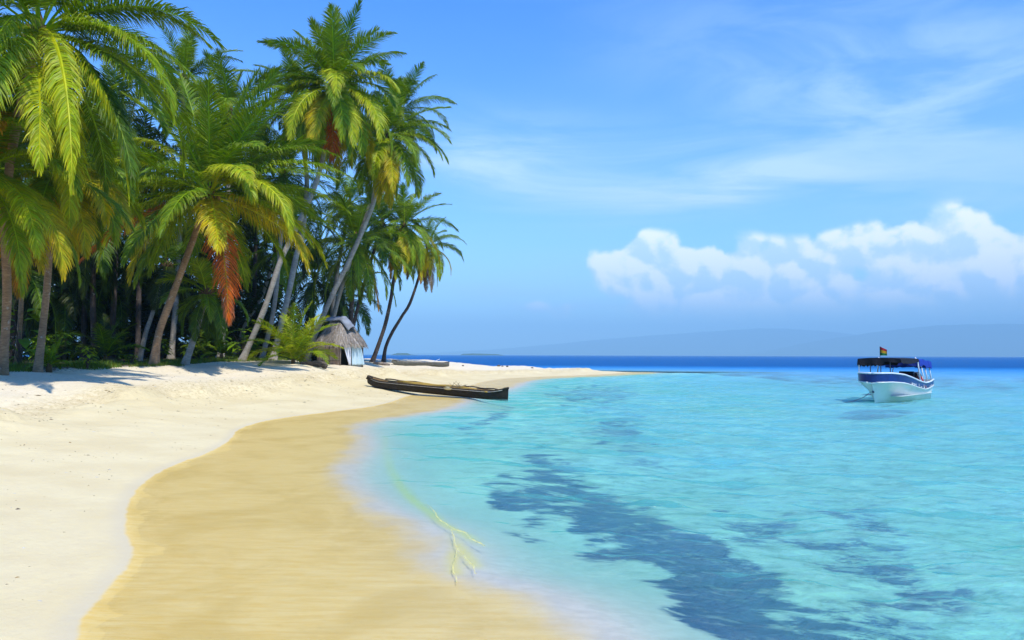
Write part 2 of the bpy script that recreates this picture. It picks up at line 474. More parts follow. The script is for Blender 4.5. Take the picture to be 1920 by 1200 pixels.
# tree line: ground under the palms is coloured darker, with grass
tl_px = [(-60, 703), (0, 700), (100, 698), (200, 692), (300, 686), (380, 681), (460, 678), (560, 677), (600, 676)]
tl = [on_ground(x, y) for x, y in tl_px]
print('TREELINE', [(round(p.x, 1), round(p.y, 1), round(p.z, 2)) for p in tl])
tlx = np.array([p.x for p in tl]); tly = np.array([p.y for p in tl])
# the darker ground lies beyond the line, looking inland: compare with the line's depth for the same bearing
br = tlx / tly
lineD = np.interp(GX / np.maximum(GY, 1), br, tly, left=tly[0], right=999)
grove_floor = np.clip((GY - lineD) / 2.5 + .3, 0, 1) * (D0 > 6) * (GX < -9) * (GY > 5)
set_attr(ground, 'grove_floor', grove_floor)

# ---- the sea
def wave_dz(X, Y, s):
    return np.zeros_like(X)
_rw = np.random.RandomState(21)
SPY = np.gradient(ys); SPX = np.gradient(xs); SP = np.maximum(SPX[None, :], SPY[:, None])
WD = np.maximum(-GZ, 0); amp0 = np.clip(WD / .30, 0.03, 1) * np.clip(1.5 - np.hypot(GX, GY) / 260, 0, 1)
inr = (np.hypot(GX, GY) < 400) & (GY > 1)
gx_, gy_, sp_ = GX[inr], GY[inr], SP[inr]
acc = np.zeros(gx_.shape)
for k in range(46):
    lam = .16 * (2.9 / .16) ** (k / 45.0) * _rw.uniform(.9, 1.1)
    th = math.radians(-100 + _rw.normal(0, 30)); kx, ky = math.cos(th) * 6.283 / lam, math.sin(th) * 6.283 / lam
    fade = np.clip((lam / sp_ - 2.6) / 1.6, 0, 1)
    ph = _rw.uniform(0, 6.28); warp = .8 * np.sin(gx_ * .31 / lam ** .5 + ph) + .8 * np.sin(gy_ * .23 / lam ** .5 + 2 * ph)
    sw = np.sin(kx * gx_ + ky * gy_ + ph + warp)
    acc += .0085 * lam ** .80 * fade * (sw + .25 * np.cos(2 * (kx * gx_ + ky * gy_ + ph + warp)))
WZ[inr] += acc * amp0[inr]
m, t = new_mat('water')
geo = t.n('ShaderNodeNewGeometry'); co = geo.outputs['Position']
dep = t.attr('depth'); gr = t.attr('far')
jit = t.math('MULTIPLY', t.math('SUBTRACT', t.noise(t.scale(co, .35, 1, 1), .5, 4, .6), .5), .5)
dj = t.math('ADD', dep, t.math('MULTIPLY', jit, t.mapr(dep, .05, .8, 0, .6)))
lum = t.math('DIVIDE', dj, 4.0, clamp=True)
op = t.ramp(lum, [(0, 0.0), (.012, .01), (.03, .05), (.07, .15), (.14, .26), (.25, .46), (.42, .85), (.7, 1)])
colr = t.ramp(lum, [(0, (.48, .62, .46)), (.03, (.34, .74, .66)), (.07, (.32, .84, .74)), (.15, (.34, .83, .88)), (.25, (.30, .74, .90)), (.42, (.12, .46, .76)), (.75, (.022, .22, .50)), (1, (.007, .115, .31))])
chop = t.mapr(t.noise(t.scale(co, .12, .5, 1), 1.6, 5, .65), .35, .7)
colr = t.mix(t.math('MULTIPLY', chop, t.mapr(gr, 0.2, 1, .10, .5)), colr, t.mix(1.0, colr, (.35, .5, .75), 'MULTIPLY'))  # light and dark of distant ripples painted into the water colour
tint = t.ramp(lum, [(0, (1, 1, 1)), (.012, (.97, .99, .98)), (.03, (.82, .99, .97)), (.07, (.66, 1, .98)), (.14, (.56, .99, 1)), (.3, (.30, .84, .97)), (1, (.1, .4, .8))])
# ripples
w1 = t.noise(t.scale(co, .8, 1.5, 1), 3.2, 5, .62, .4)
w2 = t.noise(t.scale(co, 1, 2.4, 1), 13, 4, .6, .3)
w3 = t.noise(t.scale(co, .35, .9, 1), 1.0, 4, .6, .5)
h = t.math('ADD', t.math('MULTIPLY', w1, t.mapr(dep, 0, .25, .10, 1.0)), t.math('ADD', t.math('MULTIPLY', w2, .30), t.math('MULTIPLY', w3, t.mapr(dep, .02, .5, 0, 2.0))))
bp = t.n('ShaderNodeBump'); bp.inputs['Distance'].default_value = .22
t.put(bp.inputs['Strength'], t.mapr(dep, 0, .3, .35, .85)); t.put(bp.inputs['Height'], h)
trn = t.n('ShaderNodeBsdfTransparent'); t.put(trn.inputs[0], tint)
dif = t.n('ShaderNodeBsdfDiffuse'); t.put(dif.inputs[0], colr); t.L.new(bp.outputs[0], dif.inputs['Normal'])
mx = t.n('ShaderNodeMixShader'); t.put(mx.inputs[0], op); t.L.new(trn.outputs[0], mx.inputs[1]); t.L.new(dif.outputs[0], mx.inputs[2])
gl = t.n('ShaderNodeBsdfGlossy'); gl.inputs['Roughness'].default_value = .10; t.L.new(bp.outputs[0], gl.inputs['Normal'])
fr = t.n('ShaderNodeFresnel'); fr.inputs[0].default_value = 1.33; t.L.new(bp.outputs[0], fr.inputs['Normal'])
rf = t.math('MULTIPLY', fr.outputs[0], t.mapr(gr, .0, .6, .72, .60, False), clamp=True)
rf = t.math('MULTIPLY', t.math('MINIMUM', rf, t.mapr(dep, .08, .5, .10, .46)), t.mapr(dep, 1.3, 3.5, 1.0, .40))
mx2 = t.n('ShaderNodeMixShader'); t.put(mx2.inputs[0], rf); t.L.new(mx.outputs[0], mx2.inputs[1]); t.L.new(gl.outputs[0], mx2.inputs[2])
t.L.new(mx2.outputs[0], t.out.inputs[0])
M['water'] = m
sea = mesh_np('sea', np.stack([GX, GY, WZ], -1).reshape(-1, 3), Q, mat=m, smooth=True)
set_attr(sea, 'depth', np.maximum(-GZ, 0)); set_attr(sea, 'far', np.clip((np.hypot(GX, GY) - 10) / 120, 0, 1))
sea['kind'] = 'structure'

# ------------------------------------------------------------------ coconut palms
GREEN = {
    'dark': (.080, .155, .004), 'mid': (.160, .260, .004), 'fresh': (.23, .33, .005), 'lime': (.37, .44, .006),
    'yellow': (.48, .42, .006), 'gold': (.50, .26, .006), 'orange': (.66, .15, .008), 'brown': (.20, .12, .05), 'shade': (.034, .062, .004)}  # 'shade' puts the grove's shade into the leaf colour
def frond(parent, loc, az, e0, L, bend, tone, droop, nleaf, leafL, leafW, rs, twist=0.0, side=0.0, label=None, power=1.25):
    nleaf = int(nleaf * 1.75); leafW *= .66; leafL *= 1.14; L *= 1.08
    N = 22
    s = np.linspace(0, 1, N)
    e = np.radians(e0 - bend * s ** power)
    e = np.maximum(e, math.radians(-88))
    a = math.radians(az) + math.radians(side) * s
    T = np.stack([np.cos(e) * np.cos(a), np.cos(e) * np.sin(a), np.sin(e)], -1)
    Pt = np.zeros((N, 3)); Pt[1:] = np.cumsum((T[1:] + T[:-1]) / 2 * (L / (N - 1)), 0)
    B = np.stack([-np.sin(a), np.cos(a), np.zeros(N)], -1)
    Nn = np.cross(T, B)
    tw = math.radians(twist) * s
    c, sn = np.cos(tw)[:, None], np.sin(tw)[:, None]
    B, Nn = B * c + Nn * sn, Nn * c - B * sn
    base = np.array(GREEN[tone])
    # midrib
    V = []; Qs = []; Cs = []
    rr = .045 * (1 - s) ** .8 * (L / 5) + .006
    ring = np.stack([Pt + B * rr[:, None], Pt + Nn * rr[:, None] * .7, Pt - B * rr[:, None], Pt - Nn * rr[:, None] * .8], 1)
    V.append(ring.reshape(-1, 3))
    ii = np.arange(N - 1)[:, None] * 4; kk = np.arange(4)[None]
    q = np.stack([ii + kk, ii + (kk + 1) % 4, ii + 4 + (kk + 1) % 4, ii + 4 + kk], -1).reshape(-1, 4)
    Qs.append(q)
    ribc = np.clip(base * 1.6 + np.array([.08, .08, 0]), 0, .6)
    Cs.append(np.tile(ribc, (N * 4, 1)))
    off = N * 4
    # leaflets
    n = nleaf
    sl = np.linspace(.13, .995, n); sl = np.concatenate([sl, sl]); sg = np.concatenate([np.ones(n), -np.ones(n)])
    sl = np.clip(sl + rs.uniform(-.5, .5, 2 * n) / n, .1, 1)
    def itp(A): return np.stack([np.interp(sl, s, A[:, k]) for k in range(3)], -1)
    p0, t0, b0, n0 = itp(Pt), itp(T), itp(B), itp(Nn)
    ln = leafL * np.interp(sl, [.1, .2, .4, .65, .85, 1], [.55, .85, 1, .85, .55, .28]) * rs.uniform(.74, 1.14, 2 * n) * np.where(rs.uniform(0, 1, 2 * n) < .06, .35, 1.0) * (1 + .12 * np.sin(sl * 23 + rs.uniform(0, 6)))
    ph = np.radians(np.interp(sl, [.1, .5, .9, 1], [22, 36, 58, 78]) + rs.uniform(-7, 7, 2 * n))
    up = rs.uniform(.05, .45, 2 * n) * (1 - .5 * droop)
    dr = b0 * (sg * np.cos(ph))[:, None] + t0 * np.sin(ph)[:, None] + n0 * up[:, None]
    dr /= np.linalg.norm(dr, axis=1)[:, None]
    grav = np.array([0, 0, -1.0]); dl = droop * rs.uniform(.6, 1.3, 2 * n)
    pts = [p0]; dirs = []
    cur = dr
    for k in range(3):
        dirs.append(cur)
        pts.append(pts[-1] + cur * (ln * (.30, .36, .34)[k])[:, None])
        cur = cur + grav * (dl * (.75, 1.0, 1.0)[k])[:, None]
        cur = cur / np.linalg.norm(cur, axis=1)[:, None]
    wv = t0 - dr * np.sum(t0 * dr, 1)[:, None] + n0 * rs.uniform(-.35, .35, 2 * n)[:, None]
    wv /= np.linalg.norm(wv, axis=1)[:, None]
    w = leafW * rs.uniform(.8, 1.2, 2 * n)
    LV = np.stack([pts[0] - wv * (w * .3)[:, None], pts[0] + wv * (w * .3)[:, None], pts[1] - wv * (w * .5)[:, None], pts[1] + wv * (w * .5)[:, None],
                   pts[2] - wv * (w * .42)[:, None], pts[2] + wv * (w * .42)[:, None], pts[3]], 1)
    V.append(LV.reshape(-1, 3))
    o7 = off + np.arange(2 * n)[:, None] * 7
    Qs.append(np.concatenate([o7 + np.array([[0, 1, 3, 2]]), o7 + np.array([[2, 3, 5, 4]])]))
    Tr = (o7 + np.array([[4, 5, 6]]))
    cc = base[None] * rs.uniform(.7, 1.3, (2 * n, 1)) * np.array([1, 1, 1.])[None]
    cc[:, 0] *= rs.uniform(.85, 1.2, 2 * n)
    tipc = cc * np.array([1.25, 1.02, .9]) if tone not in ('orange', 'gold') else cc * np.array([.8, .7, 1.2])
    if tone == 'orange': tipc = np.where((sl > .8)[:, None], np.array([[.20, .10, .06]]), tipc)
    C7 = np.repeat(cc[:, None], 7, 1); C7[:, 4:] = (cc * .5 + tipc * .5)[:, None]; C7[:, 6] = tipc
    Cs.append(C7.reshape(-1, 3))
    o = mesh_np('frond', np.concatenate(V), np.concatenate(Qs), Tr, mat=M['frond'], parent=parent, loc=loc, col=np.concatenate(Cs))
    if label: o['label'] = label
    return o

def trunk_mesh(parent, pts, r0, r1, mat, rs, ringstep=.16, swell=1.6):
    Pn = catmull(np.array([tuple(p) for p in pts]), False, 12)
    seg = np.r_[0, np.cumsum(np.linalg.norm(np.diff(Pn, axis=0), axis=1))]
    n = max(12, int(seg[-1] / (ringstep / 2)))
    q = np.linspace(0, seg[-1], n)
    C = np.stack([np.interp(q, seg, Pn[:, k]) for k in range(3)], -1)
    f = q / seg[-1]
    rad = (r0 + (r1 - r0) * f) * (1 + (swell - 1) * np.exp(-q / .45))
    rad = rad * (1 + .045 * (np.arange(n) % 2)) * (1 + .03 * np.sin(q * 2.1 + rs.uniform(0, 6)))
    mb = MB(); mb.tube([Vector(c) for c in C], list(rad), 10)
    me = mb.build('trunk', mat, parent, smooth=True)
    return me, Vector(C[-1]), Vector(C[-1] - C[-4]).normalized()

PALMS = 0
def palm(label, base, mids, crown, L=5.5, n=26, seed=1, dD=0.0, r0=.2, r1=.13, bark='bark_grey', tones=None, extra=(), nuts=7, nleaf=70, leafW=.055,
         leafL=None, emin=-42, emax=84, group='coconut palms along the tree line', name='coconut_palm', bend=1.0, baseD=None, droopk=1.0, skip=(), lowtone=('lime', 'yellow'), az0=None, swell=1.7, sink=.15):
    """base/mids/crown are where the trunk passes in the photograph"""
    rs = np.random.RandomState(seed); rg = random.Random(seed)
    if baseD is None: g = on_ground(*base)
    else:
        p = at_depth(base[0], 600, baseD); g = Vector((p.x, baseD, hz(p.x, baseD)))
    D = g.y
    root = empty(name, g)
    tag(root, label, 'palm tree', group)
    ztop = at_depth(crown[0], crown[1], D + dD).z
    pts = [Vector((0, 0, -sink))]
    if baseD is None or True:
        for (mx_, my_) in mids:
            fz = min(1, max(0, (base[1] - my_) / max(1, base[1] - crown[1])))
            pts.append(at_depth(mx_, my_, D + dD * fz) - g)
    top = at_depth(crown[0], crown[1], D + dD) - g
    pts.append(top)
    tr, tp, td = trunk_mesh(root, pts, r0, r1, M[bark], rs, swell=swell)
    # crown heart: woven fibre and leaf bases
    mb = MB()
    mb.tube([tp - td * .45, tp - td * .1, tp + Vector((0, 0, .25)), tp + Vector((0, 0, .75))], [r1 * 1.05, r1 * 1.9, r1 * 1.5, r1 * .3], 10)
    for k in range(12):
        a = k * 2.4; mb.tube([tp + Vector((math.cos(a) * r1, math.sin(a) * r1, -.25 + .03 * k)), tp + Vector((math.cos(a) * .42, math.sin(a) * .42, -.02 + .03 * k))], [.06, .035], 5)
    mb.build('crown_heart', M['fibre'], root)
    if nuts:
        mb = MB()
        for k in range(nuts):
            a = rg.uniform(0, 6.28); q = rg.uniform(.22, .42)
            mb.ball(tp + Vector((math.cos(a) * q, math.sin(a) * q, rg.uniform(-.55, -.15))), .125, (1, 1, 1.2), 8, 6)
        mb.build('coconut_cluster', M['coconut'], root, smooth=True)
    if leafL is None: leafL = L * .19
    a0 = rg.uniform(0, 360) if az0 is None else az0
    for i in range(n):
        f = i / max(1, n - 1)
        e = emax + (emin - emax) * f ** .85 + rg.uniform(-7, 7)
        if i in skip: continue
        az = a0 + i * 137.5 + rg.uniform(-14, 14)
        bd = np.interp(f, [0, .3, .6, 1], [28, 78, 88, 50]) * bend * rg.uniform(.85, 1.15)
        Lf = L * np.interp(f, [0, .12, .5, 1], [.62, .92, 1.0, .86]) * rg.uniform(.92, 1.06)
        dp = np.interp(f, [0, .25, .6, 1], [.10, .36, .66, .85]) * droopk
        if tones: tn = tones[min(int(f * len(tones)), len(tones) - 1)]
        else:
            r = rg.random()
            tn = 'fresh' if f < .15 else ('mid' if f < .5 else ('fresh' if r < .4 else 'mid' if r < .7 else lowtone[0]))
            if f > .8 and r > .5: tn = lowtone[1]
        off = Vector((math.cos(R(az)) * .12, math.sin(R(az)) * .12, .25 - .45 * f))
        frond(root, tp + off, az, e, Lf, bd, tn, dp, nleaf, leafL, leafW, rs, twist=rg.uniform(-40, 40), side=rg.uniform(-14, 14))
    for ex in extra:
        ex = dict(ex); az = ex.pop('az'); e = ex.pop('e')
        kw = dict(L=L, bend=70, tone='fresh', droop=.7, nleaf=nleaf, leafL=leafL, leafW=leafW, twist=0, side=0, label=None); kw.update(ex)
        off = Vector((math.cos(R(az)) * .1, math.sin(R(az)) * .1, .0))
        frond(root, tp + off, az, e, rs=rs, **kw)
    print('PALM', label[:40], 'D %.1f base %.1f %.1f z %.2f top %.1f' % (D, g.x, g.y, g.z, tp.z + g.z))
    return root

exec_palms = True
# ---- the palms at the front of the grove
palm('large brown-trunked palm leaning right with one hanging orange frond in front of the grove', (288, 685), [(298, 625), (323, 555), (351, 479)], (394, 362), L=6.6, n=34, seed=11, bend=.74,
     r0=.19, r1=.14, bark='bark_brown', leafL=1.2, leafW=.07, nleaf=90, nuts=12, lowtone=('lime', 'yellow'), emin=-30, extra=[
    dict(az=-48, e=-56, L=6.7, bend=30, tone='orange', label='hanging dead orange frond'), dict(az=178, e=-14, L=7.0, bend=32, tone='orange', label='rusty orange drooping frond'),
    dict(az=172, e=62, L=6.6, bend=88, tone='lime'), dict(az=178, e=36, L=7.2, bend=62, tone='lime'), dict(az=165, e=24, L=7.4, bend=52, tone='fresh'), dict(az=186, e=14, L=7.2, bend=58, tone='lime'), dict(az=192, e=2, L=6.8, bend=60, tone='fresh'),
    dict(az=-28, e=24, L=6.6, bend=112, tone='lime'), dict(az=-44, e=36, L=4.8, bend=108, tone='lime'), dict(az=-14, e=-5, L=6.8, bend=72, tone='yellow'), dict(az=-150, e=-4, L=6.4, bend=80, tone='lime'), dict(az=-130, e=-25, L=6.0, bend=60, tone='yellow'),
    dict(az=5, e=52, L=6.6, bend=75, tone='mid'), dict(az=-2, e=36, L=7.0, bend=66, tone='fresh'), dict(az=14, e=20, L=6.6, bend=56, tone='fresh'), dict(az=8, e=6, L=6.6, bend=55, tone='mid'),
    dict(az=30, e=80, L=6.6, bend=18, tone='mid', droop=.3), dict(az=-14, e=70, L=6.8, bend=26, tone='mid', droop=.3), dict(az=150, e=78, L=6.6, bend=20, tone='mid', droop=.3), dict(az=-6, e=62, L=6.6, bend=35, tone='mid', droop=.35)])
palm('tall palm with long grey trunk and the highest crown against the sky', (452, 677), [(495, 581), (525, 492), (553, 433), (592, 345), (612, 262)], (626, 165), L=5.3, n=38, seed=22, r0=.18, r1=.12,
     bark='bark_grey', leafL=1.12, leafW=.07, nleaf=84, nuts=10, emin=-62, extra=[
    dict(az=95, e=84, L=5.2, bend=8, tone='mid', droop=.2), dict(az=-30, e=78, L=5.0, bend=22, tone='mid', droop=.25), dict(az=160, e=68, L=4.6, bend=30, tone='mid', droop=.3), dict(az=10, e=55, L=4.8, bend=55, tone='mid'),
    dict(az=175, e=40, L=4.9, bend=75, tone='mid'), dict(az=-75, e=25, L=4.8, bend=110, tone='lime'), dict(az=-25, e=30, L=4.9, bend=90, tone='lime'), dict(az=-150, e=15, L=4.4, bend=100, tone='lime'),
    dict(az=-80, e=-72, L=4.6, bend=16, tone='orange', label='short dead orange frond'), dict(az=-100, e=-35, L=5.0, bend=50, tone='yellow'), dict(az=-55, e=-30, L=5.0, bend=55, tone='lime')])
palm('palm whose straight trunk leans right in front of the thatched hut', (574, 678), [(590, 630), (622, 556), (653, 492), (685, 420), (704, 365)], (724, 258), L=4.7, n=34, seed=33, r0=.18, r1=.13,
     bark='bark_grey', leafL=1.05, leafW=.065, nleaf=78, nuts=9, emin=-66, extra=[dict(az=5, e=45, L=4.4, bend=80, tone='mid'), dict(az=-12, e=15, L=4.4, bend=85, tone='fresh'), dict(az=-95, e=-20, L=4.6, bend=66, tone='lime'), dict(az=-70, e=-40, L=4.6, bend=45, tone='yellow')])
palm('left palm of the curved pair growing alone beside the open sea', (697, 679), [(712, 640), (723, 606), (733, 560), (739, 520)], (758, 425), L=5.0, n=38, seed=44, r0=.19, r1=.13,
     bark='bark_dark', leafL=.9, leafW=.07, nleaf=66, nuts=9, emin=-68, lowtone=('yellow', 'gold'), extra=[dict(az=-80, e=-35, L=5.2, bend=52, tone='yellow'), dict(az=-100, e=-50, L=5.2, bend=38, tone='lime'), dict(az=-30, e=-55, L=5.0, bend=32, tone='yellow'), dict(az=-60, e=-78, L=4.6, bend=8, tone='brown')])
palm('right palm of the curved pair, smaller crown nearest the open water', (719, 679), [(723, 652), (735, 624), (753, 594), (772, 560)], (803, 462), L=3.9, n=24, seed=55, r0=.17, r1=.11,
     bark='bark_dark', leafL=.75, leafW=.06, nleaf=58, nuts=6, emin=-66, dD=1.5, lowtone=('yellow', 'gold'), extra=[dict(az=0, e=48, L=3.9, bend=100, tone='mid'), dict(az=20, e=20, L=3.9, bend=90, tone='mid'), dict(az=-60, e=-76, L=4.2, bend=10, tone='brown'), dict(az=-100, e=-80, L=4.2, bend=8, tone='brown')])
palm('big palm at the left edge with long fronds arching over the beach', (4, 702), [(13, 562), (10, 403), (28, 250)], (72, 62), L=6.6, n=32, seed=66, dD=-4, r0=.15, r1=.14, bark='bark_brown',
     leafL=1.05, leafW=.055, nleaf=110, nuts=12, emin=-50, lowtone=('fresh', 'lime'), tones=None, extra=[
    dict(az=-46, e=12, L=7.2, bend=96, power=.45, tone='lime', nleaf=130, droop=1.25, leafL=.85, twist=60), dict(az=-20, e=0, L=7.0, bend=84, power=.5, tone='lime', nleaf=130, droop=1.2, leafL=.85, twist=-50), dict(az=-78, e=30, L=5.2, bend=115, power=.6, tone='fresh', nleaf=120, droop=1.2, twist=50), dict(az=6, e=34, L=5.4, bend=80, tone='mid', nleaf=140), dict(az=-6, e=8, L=5.4, bend=58, tone='mid', nleaf=140),
    dict(az=14, e=62, L=6.2, bend=70, tone='mid', nleaf=140), dict(az=-14, e=-12, L=5.8, bend=55, tone='mid', nleaf=140), dict(az=180, e=20, L=6, bend=80, tone='lime'), dict(az=-110, e=20, L=5.5, bend=105, power=.6, tone='lime', nleaf=120, leafL=.9), dict(az=-140, e=10, L=6, bend=90, tone='lime', nleaf=130), dict(az=-20, e=-30, L=6.4, bend=50, tone='dark', nleaf=130)])
palm('palm with yellow hanging fronds between the left edge trunk and the grove', (70, 698), [(86, 562), (95, 450)], (112, 312), L=3.8, n=28, seed=77, dD=0, r0=.14, r1=.12, bark='bark_brown', leafL=.95, nleaf=90, emin=-62,
     lowtone=('yellow', 'yellow'), extra=[dict(az=-12, e=-5, L=4.2, bend=82, tone='yellow'), dict(az=-30, e=-45, L=3.9, bend=42, tone='yellow'), dict(az=-100, e=-50, L=4.2, bend=38, tone='lime')])
palm('palm with a golden crown cut by the left edge of the picture', (-45, 712), [(-40, 560)], (-36, 322), L=4.8, n=24, seed=88, r0=.16, r1=.13, bark='bark_brown', leafL=1.0, nleaf=96, emin=-50,
     lowtone=('yellow', 'gold'), extra=[dict(az=-15, e=30, L=4.4, bend=100, tone='fresh'), dict(az=-30, e=-8, L=4.6, bend=75, tone='lime'), dict(az=-50, e=60, L=4.4, bend=115, tone='gold')])
G2 = 'coconut palms deeper in the grove'
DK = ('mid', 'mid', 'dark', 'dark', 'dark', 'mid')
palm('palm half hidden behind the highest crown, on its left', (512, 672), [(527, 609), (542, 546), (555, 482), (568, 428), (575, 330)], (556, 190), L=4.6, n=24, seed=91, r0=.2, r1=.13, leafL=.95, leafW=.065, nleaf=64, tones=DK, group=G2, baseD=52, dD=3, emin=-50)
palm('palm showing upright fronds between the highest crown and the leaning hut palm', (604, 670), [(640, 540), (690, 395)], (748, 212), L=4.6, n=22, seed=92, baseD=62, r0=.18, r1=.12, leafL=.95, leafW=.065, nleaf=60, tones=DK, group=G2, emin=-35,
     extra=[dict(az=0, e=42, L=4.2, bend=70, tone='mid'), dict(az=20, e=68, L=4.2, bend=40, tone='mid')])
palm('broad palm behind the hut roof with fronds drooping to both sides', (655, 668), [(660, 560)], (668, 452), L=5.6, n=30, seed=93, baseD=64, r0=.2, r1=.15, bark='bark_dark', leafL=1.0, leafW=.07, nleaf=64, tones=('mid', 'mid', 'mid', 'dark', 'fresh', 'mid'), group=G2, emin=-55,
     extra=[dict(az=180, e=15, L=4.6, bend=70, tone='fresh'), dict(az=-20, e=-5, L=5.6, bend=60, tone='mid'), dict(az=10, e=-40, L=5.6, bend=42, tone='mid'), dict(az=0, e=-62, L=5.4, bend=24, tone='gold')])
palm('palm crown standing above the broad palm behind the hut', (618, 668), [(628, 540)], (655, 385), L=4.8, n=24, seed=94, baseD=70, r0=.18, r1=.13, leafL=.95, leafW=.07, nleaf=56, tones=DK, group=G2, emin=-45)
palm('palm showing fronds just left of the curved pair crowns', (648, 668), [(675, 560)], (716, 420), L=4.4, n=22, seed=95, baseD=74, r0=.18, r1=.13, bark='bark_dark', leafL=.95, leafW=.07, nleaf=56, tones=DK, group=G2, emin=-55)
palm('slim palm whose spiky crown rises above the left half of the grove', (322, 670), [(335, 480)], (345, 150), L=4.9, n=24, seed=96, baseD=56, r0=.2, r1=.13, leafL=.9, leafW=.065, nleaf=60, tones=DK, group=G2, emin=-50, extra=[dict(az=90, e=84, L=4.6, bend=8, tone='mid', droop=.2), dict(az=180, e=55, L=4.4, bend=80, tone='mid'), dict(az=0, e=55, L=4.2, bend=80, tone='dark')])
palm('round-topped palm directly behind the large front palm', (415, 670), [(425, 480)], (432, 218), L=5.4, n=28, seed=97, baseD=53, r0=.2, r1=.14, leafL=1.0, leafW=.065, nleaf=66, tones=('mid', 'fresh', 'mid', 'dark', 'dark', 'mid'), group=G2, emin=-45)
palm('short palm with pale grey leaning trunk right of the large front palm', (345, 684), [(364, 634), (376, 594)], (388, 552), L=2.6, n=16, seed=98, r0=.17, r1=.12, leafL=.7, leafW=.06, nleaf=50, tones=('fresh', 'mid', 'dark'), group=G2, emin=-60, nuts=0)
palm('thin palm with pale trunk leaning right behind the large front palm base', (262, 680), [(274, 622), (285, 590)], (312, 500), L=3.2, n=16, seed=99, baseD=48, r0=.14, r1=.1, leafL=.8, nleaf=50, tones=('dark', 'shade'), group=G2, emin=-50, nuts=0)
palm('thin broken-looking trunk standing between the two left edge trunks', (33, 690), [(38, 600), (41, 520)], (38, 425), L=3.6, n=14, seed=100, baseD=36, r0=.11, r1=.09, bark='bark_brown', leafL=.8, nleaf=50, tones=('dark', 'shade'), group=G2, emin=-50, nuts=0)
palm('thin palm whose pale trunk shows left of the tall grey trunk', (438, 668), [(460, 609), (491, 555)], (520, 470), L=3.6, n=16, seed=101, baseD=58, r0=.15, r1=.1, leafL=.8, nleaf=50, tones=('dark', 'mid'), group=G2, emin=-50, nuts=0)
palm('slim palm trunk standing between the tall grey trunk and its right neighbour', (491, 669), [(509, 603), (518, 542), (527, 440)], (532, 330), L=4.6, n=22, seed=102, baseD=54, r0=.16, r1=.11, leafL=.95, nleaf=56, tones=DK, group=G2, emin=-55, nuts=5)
# ---- shaded palms that fill the depth of the grove
G3 = 'shaded palms at the back of the grove'
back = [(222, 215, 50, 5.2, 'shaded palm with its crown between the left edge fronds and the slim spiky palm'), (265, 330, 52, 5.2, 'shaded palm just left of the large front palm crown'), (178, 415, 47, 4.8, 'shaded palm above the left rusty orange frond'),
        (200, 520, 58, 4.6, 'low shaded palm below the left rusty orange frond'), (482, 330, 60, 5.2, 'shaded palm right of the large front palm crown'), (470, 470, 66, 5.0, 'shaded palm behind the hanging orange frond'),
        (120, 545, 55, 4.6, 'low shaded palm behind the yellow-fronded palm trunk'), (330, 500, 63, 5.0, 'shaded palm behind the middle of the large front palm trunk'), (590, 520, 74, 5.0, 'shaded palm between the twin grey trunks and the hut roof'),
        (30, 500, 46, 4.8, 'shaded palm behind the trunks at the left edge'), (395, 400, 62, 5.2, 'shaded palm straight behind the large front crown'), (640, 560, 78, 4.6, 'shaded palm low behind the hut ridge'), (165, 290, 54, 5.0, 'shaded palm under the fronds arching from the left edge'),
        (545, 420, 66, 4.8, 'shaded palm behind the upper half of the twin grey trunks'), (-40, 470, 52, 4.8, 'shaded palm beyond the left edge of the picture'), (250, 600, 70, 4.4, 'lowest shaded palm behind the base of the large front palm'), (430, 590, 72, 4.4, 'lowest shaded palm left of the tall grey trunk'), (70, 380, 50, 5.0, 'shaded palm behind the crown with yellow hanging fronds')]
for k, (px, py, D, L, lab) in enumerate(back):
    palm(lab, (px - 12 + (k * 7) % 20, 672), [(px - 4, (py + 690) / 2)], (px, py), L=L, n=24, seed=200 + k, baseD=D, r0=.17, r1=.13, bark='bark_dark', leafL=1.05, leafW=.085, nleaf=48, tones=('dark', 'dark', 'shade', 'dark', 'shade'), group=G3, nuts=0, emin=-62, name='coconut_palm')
# ---- young palms with no trunk yet
def young(label, px, py, L, n, seed, tones, baseD=None):
    g = on_ground(px, py) if baseD is None else Vector((at_depth(px, 0, baseD).x, baseD, hz(at_depth(px, 0, baseD).x, baseD)))
    rs = np.random.RandomState(seed); rg = random.Random(seed)
    root = tag(empty('young_palm', g), label, 'palm tree', 'young palms near the ground')
    mb = MB(); mb.tube([(0, 0, -.1), (0, 0, .2), (.02, 0, .5)], [.13, .12, .05], 8); mb.build('trunk', M['fibre'], root, smooth=True)
    for i in range(n):
        f = i / (n - 1); az = i * 137.5 + rg.uniform(-12, 12)
        frond(root, Vector((0, 0, .25)), az, 84 - 62 * f + rg.uniform(-5, 5), L * rg.uniform(.8, 1.05), np.interp(f, [0, 1], [30, 85]), tones[i % len(tones)], .35, 40, L * .24, .06, rs, twist=rg.uniform(-25, 25))
young('bright green young palm beside the hut wall', 560, 677, 3.4, 21, 5, ('fresh', 'lime', 'fresh', 'lime'), 48.5)
young('small young palm under the hanging orange frond', 428, 680, 1.5, 9, 6, ('mid', 'dark'), 50)
young('young palm with arching pale fronds behind the third trunk from the left edge', 112, 696, 1.1, 8, 7, ('mid', 'fresh'), 33)
young('young palm in the shade right of the short pale palm trunk', 405, 680, 2.4, 12, 8, ('dark', 'mid'), 56)
young('young palm in the deep shade left of the large front palm base', 215, 688, 2.6, 12, 9, ('dark', 'shade', 'mid'), 46)
young('young palm with folded fronds beside the twin grey trunks', 478, 676, 1.7, 10, 10, ('dark', 'mid'), 55)
